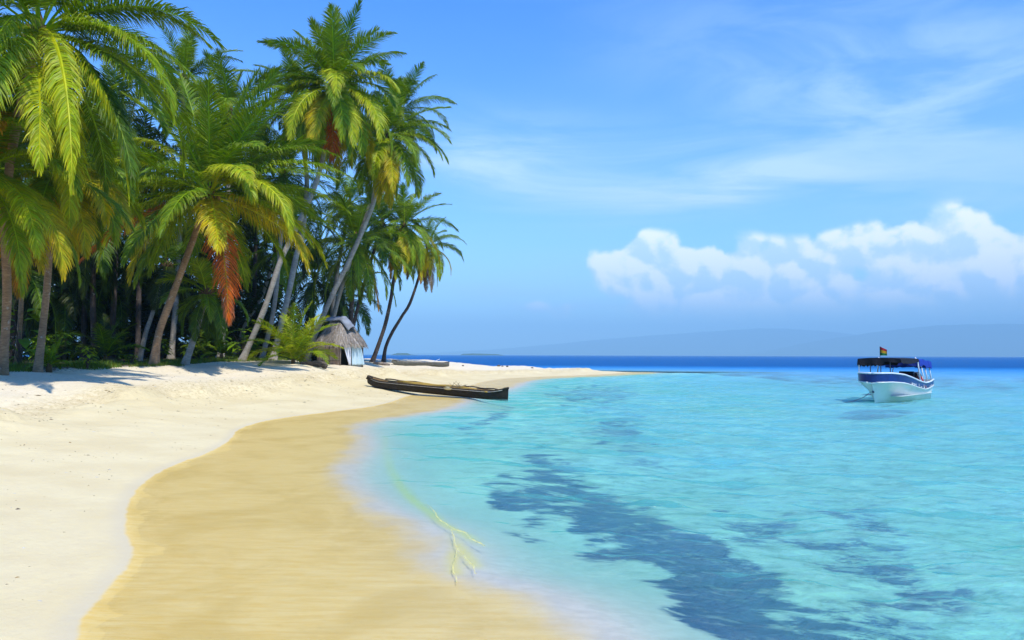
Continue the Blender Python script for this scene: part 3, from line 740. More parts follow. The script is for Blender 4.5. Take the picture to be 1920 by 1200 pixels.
# ---- undergrowth: single broad-leaved plants
def broad(label, px, D, hgt, n, ll, seed, tone, name='broadleaf_plant', cat='plant'):
    rs = np.random.RandomState(seed); p = at_depth(px, 0, D); g = Vector((p.x, D, hz(p.x, D)))
    root = tag(empty(name, g), label, cat, 'leafy plants under the palms')
    mb = MB(); V = []; Qd = []; Cc = []
    base = np.array(GREEN[tone])
    for i in range(n):
        a = rs.uniform(0, 6.28); q = rs.uniform(.0, .35) * hgt; h0 = rs.uniform(.25, 1) * hgt
        tipp = Vector((math.cos(a) * q, math.sin(a) * q, h0))
        if i < 14: mb.tube([(0, 0, -.05), (tipp.x * .4, tipp.y * .4, h0 * .6), tipp], [.02, .014, .006], 5)
        d = Vector((math.cos(a) * 1.0, math.sin(a) * 1.0, rs.uniform(-.2, .7))).normalized(); sdv = d.cross(Vector((0, 0, 1))).normalized()
        l = ll * rs.uniform(.7, 1.2); wv = l * .22; o = len(V)
        for j, (ff, ww) in enumerate(((0, .15), (.3, .95), (.65, .9), (1, .05))):
            cpt = tipp + d * l * ff + Vector((0, 0, -.5 * l * ff * ff))
            V += [cpt - sdv * wv * ww + Vector((0, 0, .12 * wv)), cpt, cpt + sdv * wv * ww + Vector((0, 0, .12 * wv))]
            Cc += [base * rs.uniform(.8, 1.2)] * 3
        for j in range(3):
            for k in range(2): Qd.append((o + j * 3 + k, o + j * 3 + k + 1, o + j * 3 + k + 4, o + j * 3 + k + 3))
    mb.build('stem', M['bark_dark'], root)
    mesh_np('foliage', [tuple(v) for v in V], Qd, mat=M['leaf'], parent=root, col=np.array(Cc))
broad('shrub of glossy bright green leaves beside the second trunk', 47, 36, 1.3, 70, .34, 1, 'fresh', 'shrub', 'shrub')
broad('bright green leafy shrub glowing in the dark grove', 182, 34.5, 1.0, 60, .26, 2, 'lime', 'shrub', 'shrub')
broad('upright broad-leaved plant right of the thin second trunk', 58, 35, 2.5, 16, 1.1, 3, 'mid')
broad('broad-leaved plant in front of the pale leaning trunk', 466, 50, 2.0, 22, .7, 4, 'mid')
broad('low round-leaved plant by the large front palm base', 262, 40, .6, 40, .22, 5, 'mid', 'shrub', 'shrub')
broad('tall dark broad-leaved plant left of the tall grey trunk', 425, 54, 2.6, 40, .8, 6, 'dark')
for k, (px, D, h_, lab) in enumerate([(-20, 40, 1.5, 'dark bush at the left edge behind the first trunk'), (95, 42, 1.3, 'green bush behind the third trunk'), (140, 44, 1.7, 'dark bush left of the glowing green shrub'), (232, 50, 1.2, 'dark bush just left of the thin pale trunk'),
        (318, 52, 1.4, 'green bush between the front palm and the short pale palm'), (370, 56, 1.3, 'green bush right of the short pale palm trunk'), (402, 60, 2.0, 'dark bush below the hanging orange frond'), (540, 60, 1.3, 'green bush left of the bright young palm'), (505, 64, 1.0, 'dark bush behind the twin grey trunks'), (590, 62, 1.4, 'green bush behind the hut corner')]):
    broad(lab, px, D, h_, 130, .42, 30 + k, 'mid' if k in (1, 4, 5, 7, 9) else 'dark', 'bush', 'bush')  # sunlit bushes get a lighter green: sun put into the leaf colour
# ---- mass of leaves at the back of the grove
rs = np.random.RandomState(77)
n = 80000
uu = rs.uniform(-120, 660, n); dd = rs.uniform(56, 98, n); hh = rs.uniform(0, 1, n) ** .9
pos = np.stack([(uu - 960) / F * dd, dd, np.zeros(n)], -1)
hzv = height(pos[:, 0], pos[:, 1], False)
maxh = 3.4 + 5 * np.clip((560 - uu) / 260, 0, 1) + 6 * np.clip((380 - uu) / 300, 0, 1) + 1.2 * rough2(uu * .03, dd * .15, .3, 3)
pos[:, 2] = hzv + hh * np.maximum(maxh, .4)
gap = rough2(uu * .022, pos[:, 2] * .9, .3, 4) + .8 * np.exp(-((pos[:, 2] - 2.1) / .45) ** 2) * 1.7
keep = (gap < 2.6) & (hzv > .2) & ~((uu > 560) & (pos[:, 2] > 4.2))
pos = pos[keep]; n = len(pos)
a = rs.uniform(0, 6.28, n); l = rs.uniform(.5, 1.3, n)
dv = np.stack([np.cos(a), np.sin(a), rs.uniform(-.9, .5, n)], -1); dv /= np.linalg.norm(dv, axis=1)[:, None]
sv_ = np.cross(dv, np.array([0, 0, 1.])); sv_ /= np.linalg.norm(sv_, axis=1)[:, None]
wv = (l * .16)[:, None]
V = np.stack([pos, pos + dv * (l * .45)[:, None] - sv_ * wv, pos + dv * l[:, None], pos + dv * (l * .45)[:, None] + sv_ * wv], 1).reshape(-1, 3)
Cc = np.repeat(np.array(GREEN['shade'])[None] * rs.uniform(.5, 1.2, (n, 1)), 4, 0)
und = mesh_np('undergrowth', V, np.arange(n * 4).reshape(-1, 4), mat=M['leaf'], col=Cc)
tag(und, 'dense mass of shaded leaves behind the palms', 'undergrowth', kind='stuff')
# ---- grass along the tree line
n = 30000
uu = rs.uniform(-90, 620, n); off = rs.exponential(1.0, n) * 2.6 + rs.uniform(-.25, .3, n)
xx = np.interp(uu, [p[0] for p in tl_px], tlx / tly); D_ = np.interp(uu, [p[0] for p in tl_px], tly) + off
gx = xx * D_; gy = D_
dens = rough2(gx, gy, .2, 2)
k = (dens > -1.2) | (uu > 330)
gx, gy = gx[k], gy[k]; n = len(gx); gz = height(gx, gy)
a = rs.uniform(0, 6.28, n); hgt = rs.uniform(.05, .17, n) * np.where(dens[k] > 1.5, 1.5, 1)
b0 = np.stack([gx, gy, gz - .01], -1); sd_ = np.stack([np.cos(a), np.sin(a), 0 * a], -1) * .014
tipv = b0 + np.stack([np.cos(a + 1.5) * hgt * .5, np.sin(a + 1.5) * hgt * .5, hgt], -1)
V = np.stack([b0 - sd_, b0 + sd_, tipv], 1).reshape(-1, 3)
base = np.array([.12, .20, .015])[None] * rs.uniform(.6, 1.3, (n, 1)); base[:, 0] *= rs.uniform(.7, 1.6, n)
gr_ = mesh_np('grass', V, None, np.arange(n * 3).reshape(-1, 3), mat=M['grass'], col=np.repeat(base, 3, 0))
tag(gr_, 'low yellow-green grass along the tree line', 'grass', kind='stuff')
# ------------------------------------------------------------------ thatched hut
def tone_mat(name, rough=.9, spec=.1, bump=0):
    m, t = new_mat(name); b = t.n('ShaderNodeBsdfPrincipled')
    co = t.n('ShaderNodeTexCoord').outputs['Object']
    t.put(b.inputs['Base Color'], t.mix(t.mapr(t.noise(co, 5, 5, .7), .3, .7, 0, .5), t.attr('tone', 'Color'), (.16, .13, .10)))
    b.inputs['Roughness'].default_value = rough; b.inputs['Specular IOR Level'].default_value = spec
    t.L.new(b.outputs[0], t.out.inputs[0]); return m
M['thatch'] = tone_mat('dry_thatch')
M['plank'] = tone_mat('weathered_plank')
M['cloth'] = simple('white_cloth', (.80, .80, .80), (.66, .67, .70), 3, .8, .3, 6)
M['sheetblue'] = simple('pale_blue_sheet', (.42, .58, .62), (.55, .66, .66), 2.5, .6, .4, 5, (1, 1, .3))
M['sheetgrey'] = simple('grey_tarpaulin', (.27, .30, .34), (.17, .18, .20), 2, .55, .4)
M['dark'] = simple('dark_inside', (.02, .016, .012), (.012, .01, .01), 3, .9)
M['pole'] = simple('bare_pole', (.25, .20, .15), (.14, .11, .09), 6, .85, .3)
def put_tone(o, cols):
    a = o.data.color_attributes.new('tone', 'FLOAT_COLOR', 'POINT')
    c = np.ones((len(o.data.vertices), 4), dtype=np.float32); c[:, :3] = cols; a.data.foreach_set('color', c.ravel())
hg = on_ground(638, 685)
print('HUT', hg)
HS = hg.y / 1493.3          # metres per pixel of the photograph at the hut
hut = tag(empty('thatched_hut', hg, R(-38)), 'small thatched hut with weathered plank wall, white door cloth and pale blue side sheet', 'hut')
# local frame: corner at the origin, the plank wall runs along -x, the door wall along +y
A_, B_, WH = 66 * HS, 52 * HS, 42 * HS
rg = random.Random(3)
V_cols = []
mb = MB(); cols = []
x = 0.0
while x < A_:
    wd = rg.uniform(.09, .16); h_ = WH + rg.uniform(-.04, .06)
    mb.box((-x - wd / 2, rg.uniform(-.012, .012), h_ / 2 - .1), (wd - .012, .03, h_ + .2))
    g_ = rg.uniform(.75, 1.2); cols += [(.42 * g_, .33 * g_, .27 * g_)] * 8
    x += wd
o = mb.build('plank_wall', M['plank'], hut); put_tone(o, cols)
mb = MB(); mb.box((-A_ / 2, -.035, WH * .2), (A_, .03, .05)); mb.box((-A_ / 2, -.035, WH * .8), (A_, .03, .05)); mb.build('wall_batten', M['pole'], hut)
mb = MB(); cols = []
for (ya, yb, xx) in ((B_ * .40, B_, 0.0),):
    y = ya
    while y < yb:
        wd = rg.uniform(.10, .18); mb.box((xx, y + wd / 2, WH / 2 - .1), (.03, wd - .012, WH + .2)); g_ = rg.uniform(.8, 1.1); cols += [(.40 * g_, .40 * g_, .38 * g_)] * 8; y += wd
for yy, ax in ((B_, 1),):
    mb.box((-A_ / 2, B_ + .12, WH / 2 - .1), (A_, .03, WH + .2)); cols += [(.3, .25, .2)] * 8
mb.box((-A_, B_ / 2, WH / 2 - .1), (.03, B_, WH + .2)); cols += [(.3, .25, .2)] * 8
o = mb.build('back_wall', M['plank'], hut); put_tone(o, cols)
for (px_, py_) in ((0, 0), (0, B_ * .40), (0, B_ + .1), (-A_, 0), (-A_ * .5, 0), (-A_, B_)):
    mb = MB(); mb.tube([(px_ + .045, py_ - .045, -.3), (px_ + .05, py_ - .05, WH * .5), (px_ + .04, py_ - .04, WH + .2)], [.05, .045, .04], 7); mb.build('post', M['pole'], hut, smooth=True)
mb = MB(); mb.box((-A_ / 2 - .05, B_ / 2, .02), (A_ * .95, B_ * .95, .06)); mb.build('earth_floor', M['dark'], hut)
# door cloth pulled aside: a hanging sheet, gathered at the top, with folds
def sheet(name, mat, ya, yb, ztop, zbot, xo, shape, folds, parent, amp=.05):
    nu, nv = 28, 16; V = []
    for j in range(nv):
        v = j / (nv - 1)
        for i in range(nu):
            u = i / (nu - 1)
            l_, r_ = shape(v)
            y = ya + (yb - ya) * (l_ + (r_ - l_) * u)
            V.append((xo + amp * math.sin(u * folds * 6.28 + v * 1.5) * (.3 + .7 * v) + .12 * v * v * 0, y, ztop + (zbot - ztop) * v))
    I = np.arange(nu * nv).reshape(nv, nu)
    q = np.stack([I[:-1, :-1], I[:-1, 1:], I[1:, 1:], I[1:, :-1]], -1).reshape(-1, 4)
    ob = mesh_np(name, V, q, mat=mat, parent=parent, smooth=True)
    md = ob.modifiers.new('thickness', 'SOLIDIFY'); md.thickness = .012
    return ob
sheet('door_cloth', M['cloth'], 0, B_, WH + .12, .02, .10, lambda v: (.04 + .30 * v ** 1.1, .44 - .02 * v), 2.0, hut)
sheet('side_sheet', M['sheetblue'], 0, B_, WH + .05, .0, .13, lambda v: (.45, .86 + .26 * v), 3.5, hut, .06)
# roof: eaves round the footprint, ridge along x; a hip at the door end
def roof_pt(u, v):
    """u in 0..1 round the eaves, v 0 at the eaves to 1 at the ridge"""
    ov = .34
    x0, x1, y0, y1 = -A_ - ov, ov * .9, -ov, B_ + .12 + ov
    per = [(x0, y0), (x1, y0), (x1, y1), (x0, y1)]
    L_ = [x1 - x0, y1 - y0, x1 - x0, y1 - y0]; tot = sum(L_); q = (u % 1) * tot
    for k in range(4):
        if q <= L_[k] or k == 3:
            a_, b_ = per[k], per[(k + 1) % 4]; f = min(1, q / L_[k]); ex = a_[0] + (b_[0] - a_[0]) * f; ey = a_[1] + (b_[1] - a_[1]) * f; break
        q -= L_[k]
    cxm, cym = (x0 + x1) / 2, (y0 + y1) / 2
    # round the corners
    rx, ry = (ex - cxm) / ((x1 - x0) / 2), (ey - cym) / ((y1 - y0) / 2)
    rr = max(1.0, (abs(rx) ** 5 + abs(ry) ** 5) ** .2); ex = cxm + (ex - cxm) / rr; ey = cym + (ey - cym) / rr
    rgx = min(max(ex, x0 + 1.0), x1 - 1.35)
    sag = math.sin(v * math.pi) * .10
    X = ex + (rgx - ex) * v; Y = ey + (cym - ey) * v
    Z = WH - .12 + (92 * HS - WH + .05) * (max(v, 0) ** .86 + min(v, 0)) + sag + .02 * math.sin(u * 90 + v * 7)
    return Vector((X, Y, Z))
nu, nv = 90, 14; V = []
for j in range(nv):
    for i in range(nu): V.append(roof_pt(i / nu, j / (nv - 1)) + Vector((rg.uniform(-.02, .02), rg.uniform(-.02, .02), rg.uniform(-.03, .03))))
I = np.arange(nu * nv).reshape(nv, nu); I2 = np.roll(I, -1, 1)
q = np.stack([I[:-1], I2[:-1], I2[1:], I[1:]], -1).reshape(-1, 4)
nb = len(V); C_ = [(.22, .19, .16)] * nb; Qx = [tuple(k) for k in q]
for k in range(6500):
    u = rg.random(); v = rg.uniform(0, 1) ** 1.1; ln = rg.uniform(.25, .6)
    p0 = roof_pt(u, v); p1 = roof_pt(u + rg.uniform(-.012, .012), v - .05 - ln * .35) if v > .2 else p0 + (roof_pt(u, 0) - roof_pt(u, .15)).normalized() * ln * .6 + Vector((rg.uniform(-.05, .05), rg.uniform(-.05, .05), -.1 * rg.random()))
    nrm = (roof_pt(u + .004, v) - roof_pt(u, v)).cross(roof_pt(u, v + .02) - roof_pt(u, v)).normalized()
    if nrm.z < 0: nrm = -nrm
    d_ = (p1 - p0); sd_ = d_.cross(nrm).normalized() * rg.uniform(.008, .022); li = nrm * rg.uniform(.015, .07)
    o_ = len(V); V += [p0 - sd_ + nrm * .01, p0 + sd_ + nrm * .01, p1 + sd_ * .6 + li, p1 - sd_ * .6 + li]
    g_ = rg.uniform(.55, 1.35); w_ = rg.random()
    cc = (.40 * g_, .36 * g_, .31 * g_) if w_ < .7 else (.38 * g_, .29 * g_, .20 * g_)
    C_ += [cc] * 4; Qx.append((o_, o_ + 1, o_ + 2, o_ + 3))
roof = mesh_np('thatch_roof', [tuple(v) for v in V], Qx, mat=M['thatch'], parent=hut, col=np.array(C_))
# grey sheet laid over the ridge
V = []; nu, nv = 26, 9
ymid = (B_ + .12) / 2
for i in range(nu):
    f = i / (nu - 1); xr = -A_ - .25 + (A_ + .35) * f
    zt = 92 * HS + .10 - max(0, f - .68) ** 1.1 * 2.6 - .06 * (1 - f)
    for j in range(nv):
        a = (j / (nv - 1) - .5) * 2
        V.append((xr, ymid + a * .42, zt - .30 * abs(a) ** 1.5 + .02 * math.sin(i * 1.7 + j * 2)))
I = np.arange(nu * nv).reshape(nu, nv); q = np.stack([I[:-1, :-1], I[1:, :-1], I[1:, 1:], I[:-1, 1:]], -1).reshape(-1, 4)
o = mesh_np('ridge_sheet', V, q, mat=M['sheetgrey'], parent=hut, smooth=True); md = o.modifiers.new('thickness', 'SOLIDIFY'); md.thickness = .03
# ------------------------------------------------------------------ dugout canoes
M['hull_black'] = simple('tarred_hull', (.022, .018, .014), (.045, .038, .028), 5, .75, .5, 14, (1, 3, 3), .12)
M['hull_olive'] = simple('old_olive_hull', (.14, .13, .09), (.09, .085, .06), 4, .7, .4)
M['hull_in'] = simple('canoe_inside_wood', (.30, .19, .07), (.20, .12, .05), 6, .8, .4)
M['strip'] = simple('pale_worn_rim', (.45, .42, .36), (.30, .28, .24), 9, .7)
M['bamboo'] = simple('yellow_bamboo', (.55, .36, .06), (.42, .25, .05), 7, .45, .2, 20, (.4, 3, 3))
M['rim_dark'] = simple('dark_rim_wood', (.06, .045, .03), (.10, .07, .045), 8, .75)
M['plate'] = simple('cream_paint', (.70, .62, .36), (.60, .52, .30), 9, .6)
M['twig'] = simple('dry_twigs', (.34, .27, .14), (.22, .16, .08), 10, .9)
def canoe(name, label, A, B, beam, hgt, mh, mi, rise_a, rise_b, group):
    """A, B: keel ends (bow first)"""
    d = (B - A); L = d.length; ex = d.normalized(); ey = Vector((0, 0, 1)).cross(ex).normalized(); ez = ex.cross(ey)
    root = empty(name, A); tag(root, label, 'canoe', group)
    root.rotation_euler = Matrix((ex, ey, ez)).transposed().to_euler()
    n = 44
    def prof(f):
        w = beam / 2 * (1 - abs(2 * f - 1) ** 3.2) ** .75 + .012
        top = hgt + rise_a * max(0, 1 - f / .16) ** 2 + rise_b * max(0, 1 - (1 - f) / .12) ** 2
        bot = .22 * max(0, 1 - f / .12) ** 2 * (1 if rise_a else 0) + .02 * 0
        return w, top, bot
    sec = 9
    def shell(off, top_off):
        V = []
        for i in range(n):
            f = i / (n - 1); w, tp, bt = prof(f); w = max(.004, w - off)
            for k in range(-(sec - 1), sec):
                a = abs(k) / (sec - 1); sg = 1 if k > 0 else -1
                yy = sg * w * min(1, (1 - (1 - a) ** 2.4)) if k else 0
                zz_ = bt + off * .9 + (tp + top_off - bt - off * .9) * a ** 2.2
                xo = L * f + (-.10 * a if f < .02 else (.02 * a if f > .98 else 0))
                V.append((xo if off == 0 else min(max(xo, .12), L - .1), yy, zz_))
        return V
    m_ = 2 * sec - 1
    def faces(o, flip):
        I = np.arange(n * m_).reshape(n, m_) + o
        q = np.stack([I[:-1, :-1], I[:-1, 1:], I[1:, 1:], I[1:, :-1]], -1).reshape(-1, 4)
        return q[:, ::-1] if flip else q
    V1 = shell(0, 0); V2 = shell(.045, -.001)
    rim = []
    for i in range(n - 1):
        for kk in (0, m_ - 1): rim.append((i * m_ + kk, (i + 1) * m_ + kk, n * m_ + (i + 1) * m_ + kk, n * m_ + i * m_ + kk))
    Qs = np.concatenate([faces(0, True), faces(n * m_, False), np.array(rim)])
    mi_ = [0] * ((n - 1) * (m_ - 1)) + [1] * ((n - 1) * (m_ - 1)) + [0] * len(rim)
    mesh_np('hull', V1 + V2, Qs, mats=[mh, mi], parent=root, midx=mi_, smooth=True)
    # rim rails and pale worn strip under the rim
    for sgn in (-1, 1):
        mb = MB(); pts = []
        for i in range(n):
            f = i / (n - 1); w, tp, bt = prof(f); pts.append((L * f, sgn * (w + .012), tp + .012))
        mb.tube(pts, .022, 6); mb.build('rim', M['rim_dark'], root, smooth=True)
        mb = MB(); pts = [(p[0], p[1] + sgn * .004, p[2] - .065) for p in pts[2:-1]]
        mb.tube(pts, .018, 6); mb.build('rub_strip', M['strip'], root, smooth=True)
    for f in (.16, .36, .58, .78):
        w, tp, bt = prof(f); mb = MB(); mb.box((L * f, 0, tp - .05), (.14, 2 * w - .06, .03)); mb.build('thwart', mi, root)
    for f0, f1, rise in ((-.014, .035, .14 if rise_a else .02), (.955, 1.002, .10 if rise_b else .0)):
        w, tp, bt = prof(min(1, max(0, (f0 + f1) / 2))); mb = MB()
        w0, t0_, _ = prof(max(0, f0)); w1, t1_, _ = prof(min(1, f1))
        mb.tube([(L * f0, 0, t0_ - .16), (L * (f0 + f1) / 2, 0, (t0_ + t1_) / 2 - .01), (L * f1, 0, t1_ - .02)], [.05, .07, .05], 8)
        mb.build('end_block', mh, root, smooth=True)
    return root, L, prof
gA = on_ground(706, 727); gB = at_z(952, 752, -.06)
print('CANOE', gA, gB)
A0 = gA + Vector((0, 0, -.03)); A0 = A0 + (A0 - gB).normalized() * .75
can, CL, cprof = canoe('dugout_canoe', 'long black dugout canoe half on the sand with its stern in the water', A0, gB + Vector((0, 0, -.02)), .88, .43, M['hull_black'], M['hull_in'], .22, .22, 'wooden dugout canoes')
mb = MB(); w_, tp_, _ = cprof(.655); mb.ball((0, 0, 0), .32, (1, .10, .26), 14, 8); pl = mb.build('name_plate', M['plate'], can, smooth=True); pl.location = (CL * .655, -(w_ + .005), tp_ - .03)
cmx = can.matrix_basis
def inside(name, label, cat, x0, x1, y0, y1, z0, z1, r, mat, blade=False, group=None):
    root = empty(name, cmx @ Vector((0, 0, 0))) ; root.rotation_euler = can.rotation_euler; tag(root, label, cat, group)
    mb = MB(); a = Vector((x0, y0, z0)); b = Vector((x1, y1, z1))
    pts = [a.lerp(b, k / 8) + Vector((0, 0, .02 * math.sin(k * 1.3))) for k in range(9)]
    mb.tube(pts, [r * (1.1 - .03 * k) for k in range(9)], 7); mb.build('pole', mat, root, smooth=True)
    if blade:
        mb = MB(); mb.ball((0, 0, 0), .26, (1, .34, .08), 12, 8); o_ = mb.build('blade', mat, root, smooth=True); o_.location = b
    return root
BG = 'bamboo poles lying along the black canoe'
inside('bamboo_pole', 'long yellow bamboo pole along the near rim of the black canoe', 'pole', CL * .30, CL * .90, -.14, -.30, .43, .40, .042, M['bamboo'], group=BG)
inside('bamboo_pole', 'thick amber bamboo pole along the middle of the black canoe', 'pole', CL * .24, CL * .80, .02, .02, .47, .45, .05, M['bamboo'], group=BG)
inside('bamboo_pole', 'short bamboo pole near the far rim of the black canoe', 'pole', CL * .35, CL * .70, .20, .12, .47, .49, .036, M['bamboo'], group=BG)
inside('wooden_pole', 'thin dark pole resting on the far rim of the black canoe', 'pole', CL * .11, CL * .42, .30, .26, .52, .50, .035, M['rim_dark'])
inside('wooden_paddle', 'dark wooden paddle lying across the stern of the black canoe', 'paddle', CL * .92, CL * .70, .22, .28, .50, .52, .03, M['rim_dark'], blade=True)
rg = random.Random(9)
tb = empty('twig_bundle', cmx @ Vector((CL * .69, .05, .48))); tag(tb, 'small bundle of dry twigs and netting heaped in the black canoe', 'bundle')
mb = MB()
for k in range(60):
    a = rg.uniform(0, 6.28); q_ = rg.uniform(0, .5); c_ = Vector((rg.uniform(-.45, .45), rg.uniform(-.15, .15), rg.uniform(-.04, .03)))
    e_ = c_ + Vector((math.cos(a) * .28, math.sin(a) * .12, rg.uniform(-.02, .10) + (.22 if k % 9 == 0 else 0))); mb.tube([c_, (c_ + e_) / 2 + Vector((0, 0, .02)), e_], [.012, .010, .004], 4)
mb.build('twigs', M['twig'], tb)
gC = on_ground(736, 684.5); gD = on_ground(842, 686.5)
print('CANOE2', gC, gD)
c2, C2L, c2p = canoe('dugout_canoe', 'old olive-brown dugout canoe lying on the sand crest right of the curved palms', gC + Vector((0, 0, -.06)), gD + Vector((0, 0, -.06)), .9, .40, M['hull_olive'], M['rim_dark'], .12, .10, 'wooden dugout canoes')
M['white_paint'] = simple('white_paint', (.78, .76, .72), (.66, .64, .60), 4, .5)
root = empty('wooden_paddle', c2.matrix_basis @ Vector((C2L * .64, -.2, .40))); root.rotation_euler = c2.rotation_euler; tag(root, 'pale paddle sticking out over the rim of the olive canoe', 'paddle')
mb = MB(); mb.tube([(0, 0, 0), (.9, .1, .16), (1.8, .2, .34)], .03, 6); mb.build('shaft', M['white_paint'], root, smooth=True)
mb = MB(); mb.ball((0, 0, 0), .3, (1, .4, .08), 10, 6); mb.build('blade', M['white_paint'], root, smooth=True)

# ------------------------------------------------------------------ motor boat
M['gel'] = simple('white_gelcoat', (.78, .80, .74), (.70, .73, .66), 1.5, .25, 0, None, (1, 1, 1), .5)
M['navy'] = simple('blue_stripe_paint', (.008, .030, .13), (.012, .045, .19), 1.2, .3, 0, None, (1, 1, 1), .25)
M['canopy_black'] = simple('black_canvas', (.006, .006, .010), (.012, .010, .014), 4, .85, .3)
M['canopy_blue'] = simple('royal_blue_canvas', (.008, .03, .26), (.012, .045, .34), 4, .8, .3)
M['metal_white'] = simple('white_tube', (.75, .77, .80), (.68, .70, .74), 3, .3)
M['metal_dark'] = simple('dark_tube', (.05, .06, .09), (.08, .09, .12), 3, .5)
M['motor'] = simple('black_cowling', (.012, .014, .022), (.02, .022, .03), 3, .35)
M['deck'] = simple('boat_deck_paint', (.55, .62, .62), (.48, .55, .56), 3, .5)
M['red'] = simple('red_fabric', (.42, .015, .02), (.34, .012, .018), 5, .7)
M['rope'] = simple('mooring_line', (.05, .06, .10), (.08, .09, .12), 9, .8)
M['gold'] = simple('yellow_flag_band', (.55, .30, .01), None, 6, .8)
M['greenf'] = simple('green_flag_band', (.01, .16, .04), None, 6, .8)
bw = at_z(1640, 756, 0); sn = at_z(1733, 744.5, 0)
hd = (bw - sn); print('BOAT', bw, sn, hd.length)
hdir = Vector((-4.35, -5.0, 0)).normalized(); BSC = 1.0
boat = empty('motor_boat', bw - hdir * 3.12 * BSC, math.atan2(hdir.y, hdir.x)); boat.scale = (BSC, BSC, BSC)
tag(boat, 'white and blue open motor boat with canvas canopies moored in the turquoise shallows', 'boat')
XS = [-3.15, -2.6, -2.0, -1.4, -.8, -.2, .4, 1.0, 1.5, 2.0, 2.4, 2.7, 2.95, 3.12, 3.25, 3.35, 3.42, 3.46, 3.48]
def hb_(x): return 1.0 * (1 - max(0, (x - .2) / 3.28) ** 4.2) ** .5 * (1 - .06 * max(0, (-x - 1) / 2.2))
def sheer(x): return np.interp(x, [-3.15, -2.4, -1.4, -.4, .8, 2.0, 3.0, 3.48], [.95, .84, .82, .92, 1.10, 1.26, 1.34, 1.33])
def keelz(x): return np.interp(x, [-3.15, 2.0, 2.8, 3.1, 3.25, 3.4, 3.48], [-.25, -.25, -.12, .0, .35, .72, .88])
def chw(x): return .80 * max(0.0, 1 - max(0, (x + 1.2) / 4.25) ** 2.0)
def section(x):
    b, s_, k_ = hb_(x), float(sheer(x)), float(keelz(x)); c_ = max(0.0, chw(x)); c_ = min(c_, b)
    band = float(np.interp(x, [-3.15, 0, 3.48], [.27, .31, .39])); zl = s_ - band
    zc = float(np.interp(x, [-3.15, 0, 2, 3.1], [.02, .05, .16, .1])); zc = max(zc, k_ + .01)
    yl = b * .97
    ym = c_ + (yl - c_) * .42; zm = zc + (zl - zc) * .55
    return [(0, k_), (c_ * .5, k_ + (zc - k_) * .45), (c_, zc), (ym, zm), (c_ + (yl - c_) * .86, zl - .10), (yl, zl - .045), (yl + .035, zl - .02), (yl + .03, zl), (b, s_)]
V = []; Qh = []; ns = 9
for x in XS:
    for y, z in section(x): V.append((x, y, z))
half = len(V)
V += [(a, -b, c) for a, b, c in V[:half]]
for i in range(len(XS) - 1):
    for k in range(ns - 2):
        a = i * ns + k; Qh.append((a, a + ns, a + ns + 1, a + 1)); a += half; Qh.append((a + 1, a + ns + 1, a + ns, a))
hull = mesh_np('hull', V, Qh, mat=M['gel'], parent=boat, smooth=True)
mb = MB()
tr_ = section(-3.15); mb.add([(-3.15, y, z) for y, z in tr_] + [(-3.15, -y, z) for y, z in reversed(tr_)], [tuple(range(2 * ns))])
mb.build('transom', M['gel'], boat)
V = []; Qn = []
for x in XS:
    b = hb_(x); s_ = float(sheer(x)); band = float(np.interp(x, [-3.15, 0, 3.48], [.27, .31, .39]))
    for k in range(5): V.append((x, (b * .97 + .02) + (b + .012 - b * .97 - .02) * k / 4, s_ - band + band * k / 4 + .001))
half = len(V); V += [(a, -b, c) for a, b, c in V[:half]]
for i in range(len(XS) - 1):
    for k in range(4):
        a = i * 5 + k; Qn.append((a, a + 5, a + 6, a + 1)); a += half; Qn.append((a + 1, a + 6, a + 5, a))
e5 = (len(XS) - 1) * 5
for k in range(4): Qn.append((e5 + k, e5 + half + k, e5 + half + k + 1, e5 + k + 1))
mesh_np('side_band', V, Qn, mat=M['navy'], parent=boat, smooth=True)
for sg in (1, -1):
    mb = MB(); mb.tube([(x, sg * (hb_(x) + .005), float(sheer(x)) + .01) for x in XS], .038, 8); mb.build('gunwale', M['metal_white'], boat, smooth=True)
    mb = MB(); mb.tube([(x, sg * (hb_(x) * .97 + .025), float(sheer(x)) - float(np.interp(x, [-3.15, 0, 3.48], [.27, .31, .39])) - .01) for x in XS[:-1]], .03, 8); mb.build('rub_rail', M['gel'], boat, smooth=True)
mb = MB()
for x0, x1, dz in ((-3.1, 2.2, -.62), (2.2, 3.44, -.06)):
    xs_ = np.linspace(x0, x1, 12); vs = [(x, hb_(x) * .96, float(sheer(x)) + dz if dz > -.1 else .3) for x in xs_] + [(x, -hb_(x) * .96, float(sheer(x)) + dz if dz > -.1 else .3) for x in reversed(xs_)]
    mb.add(vs, [tuple(range(len(vs)))])
mb.box((2.2, 0, 1.02), (.03, 1.5, .30)); mb.build('deck', M['deck'], boat)
for x in (1.2, 0.0, -1.0):
    mb = MB(); mb.box((x, 0, .62), (.34, 1.60 if x < 1 else 1.3, .05)); mb.box((x, 0, .46), (.26, 1.2 if x < 1 else .9, .28)); mb.build('bench', M['deck'], boat)
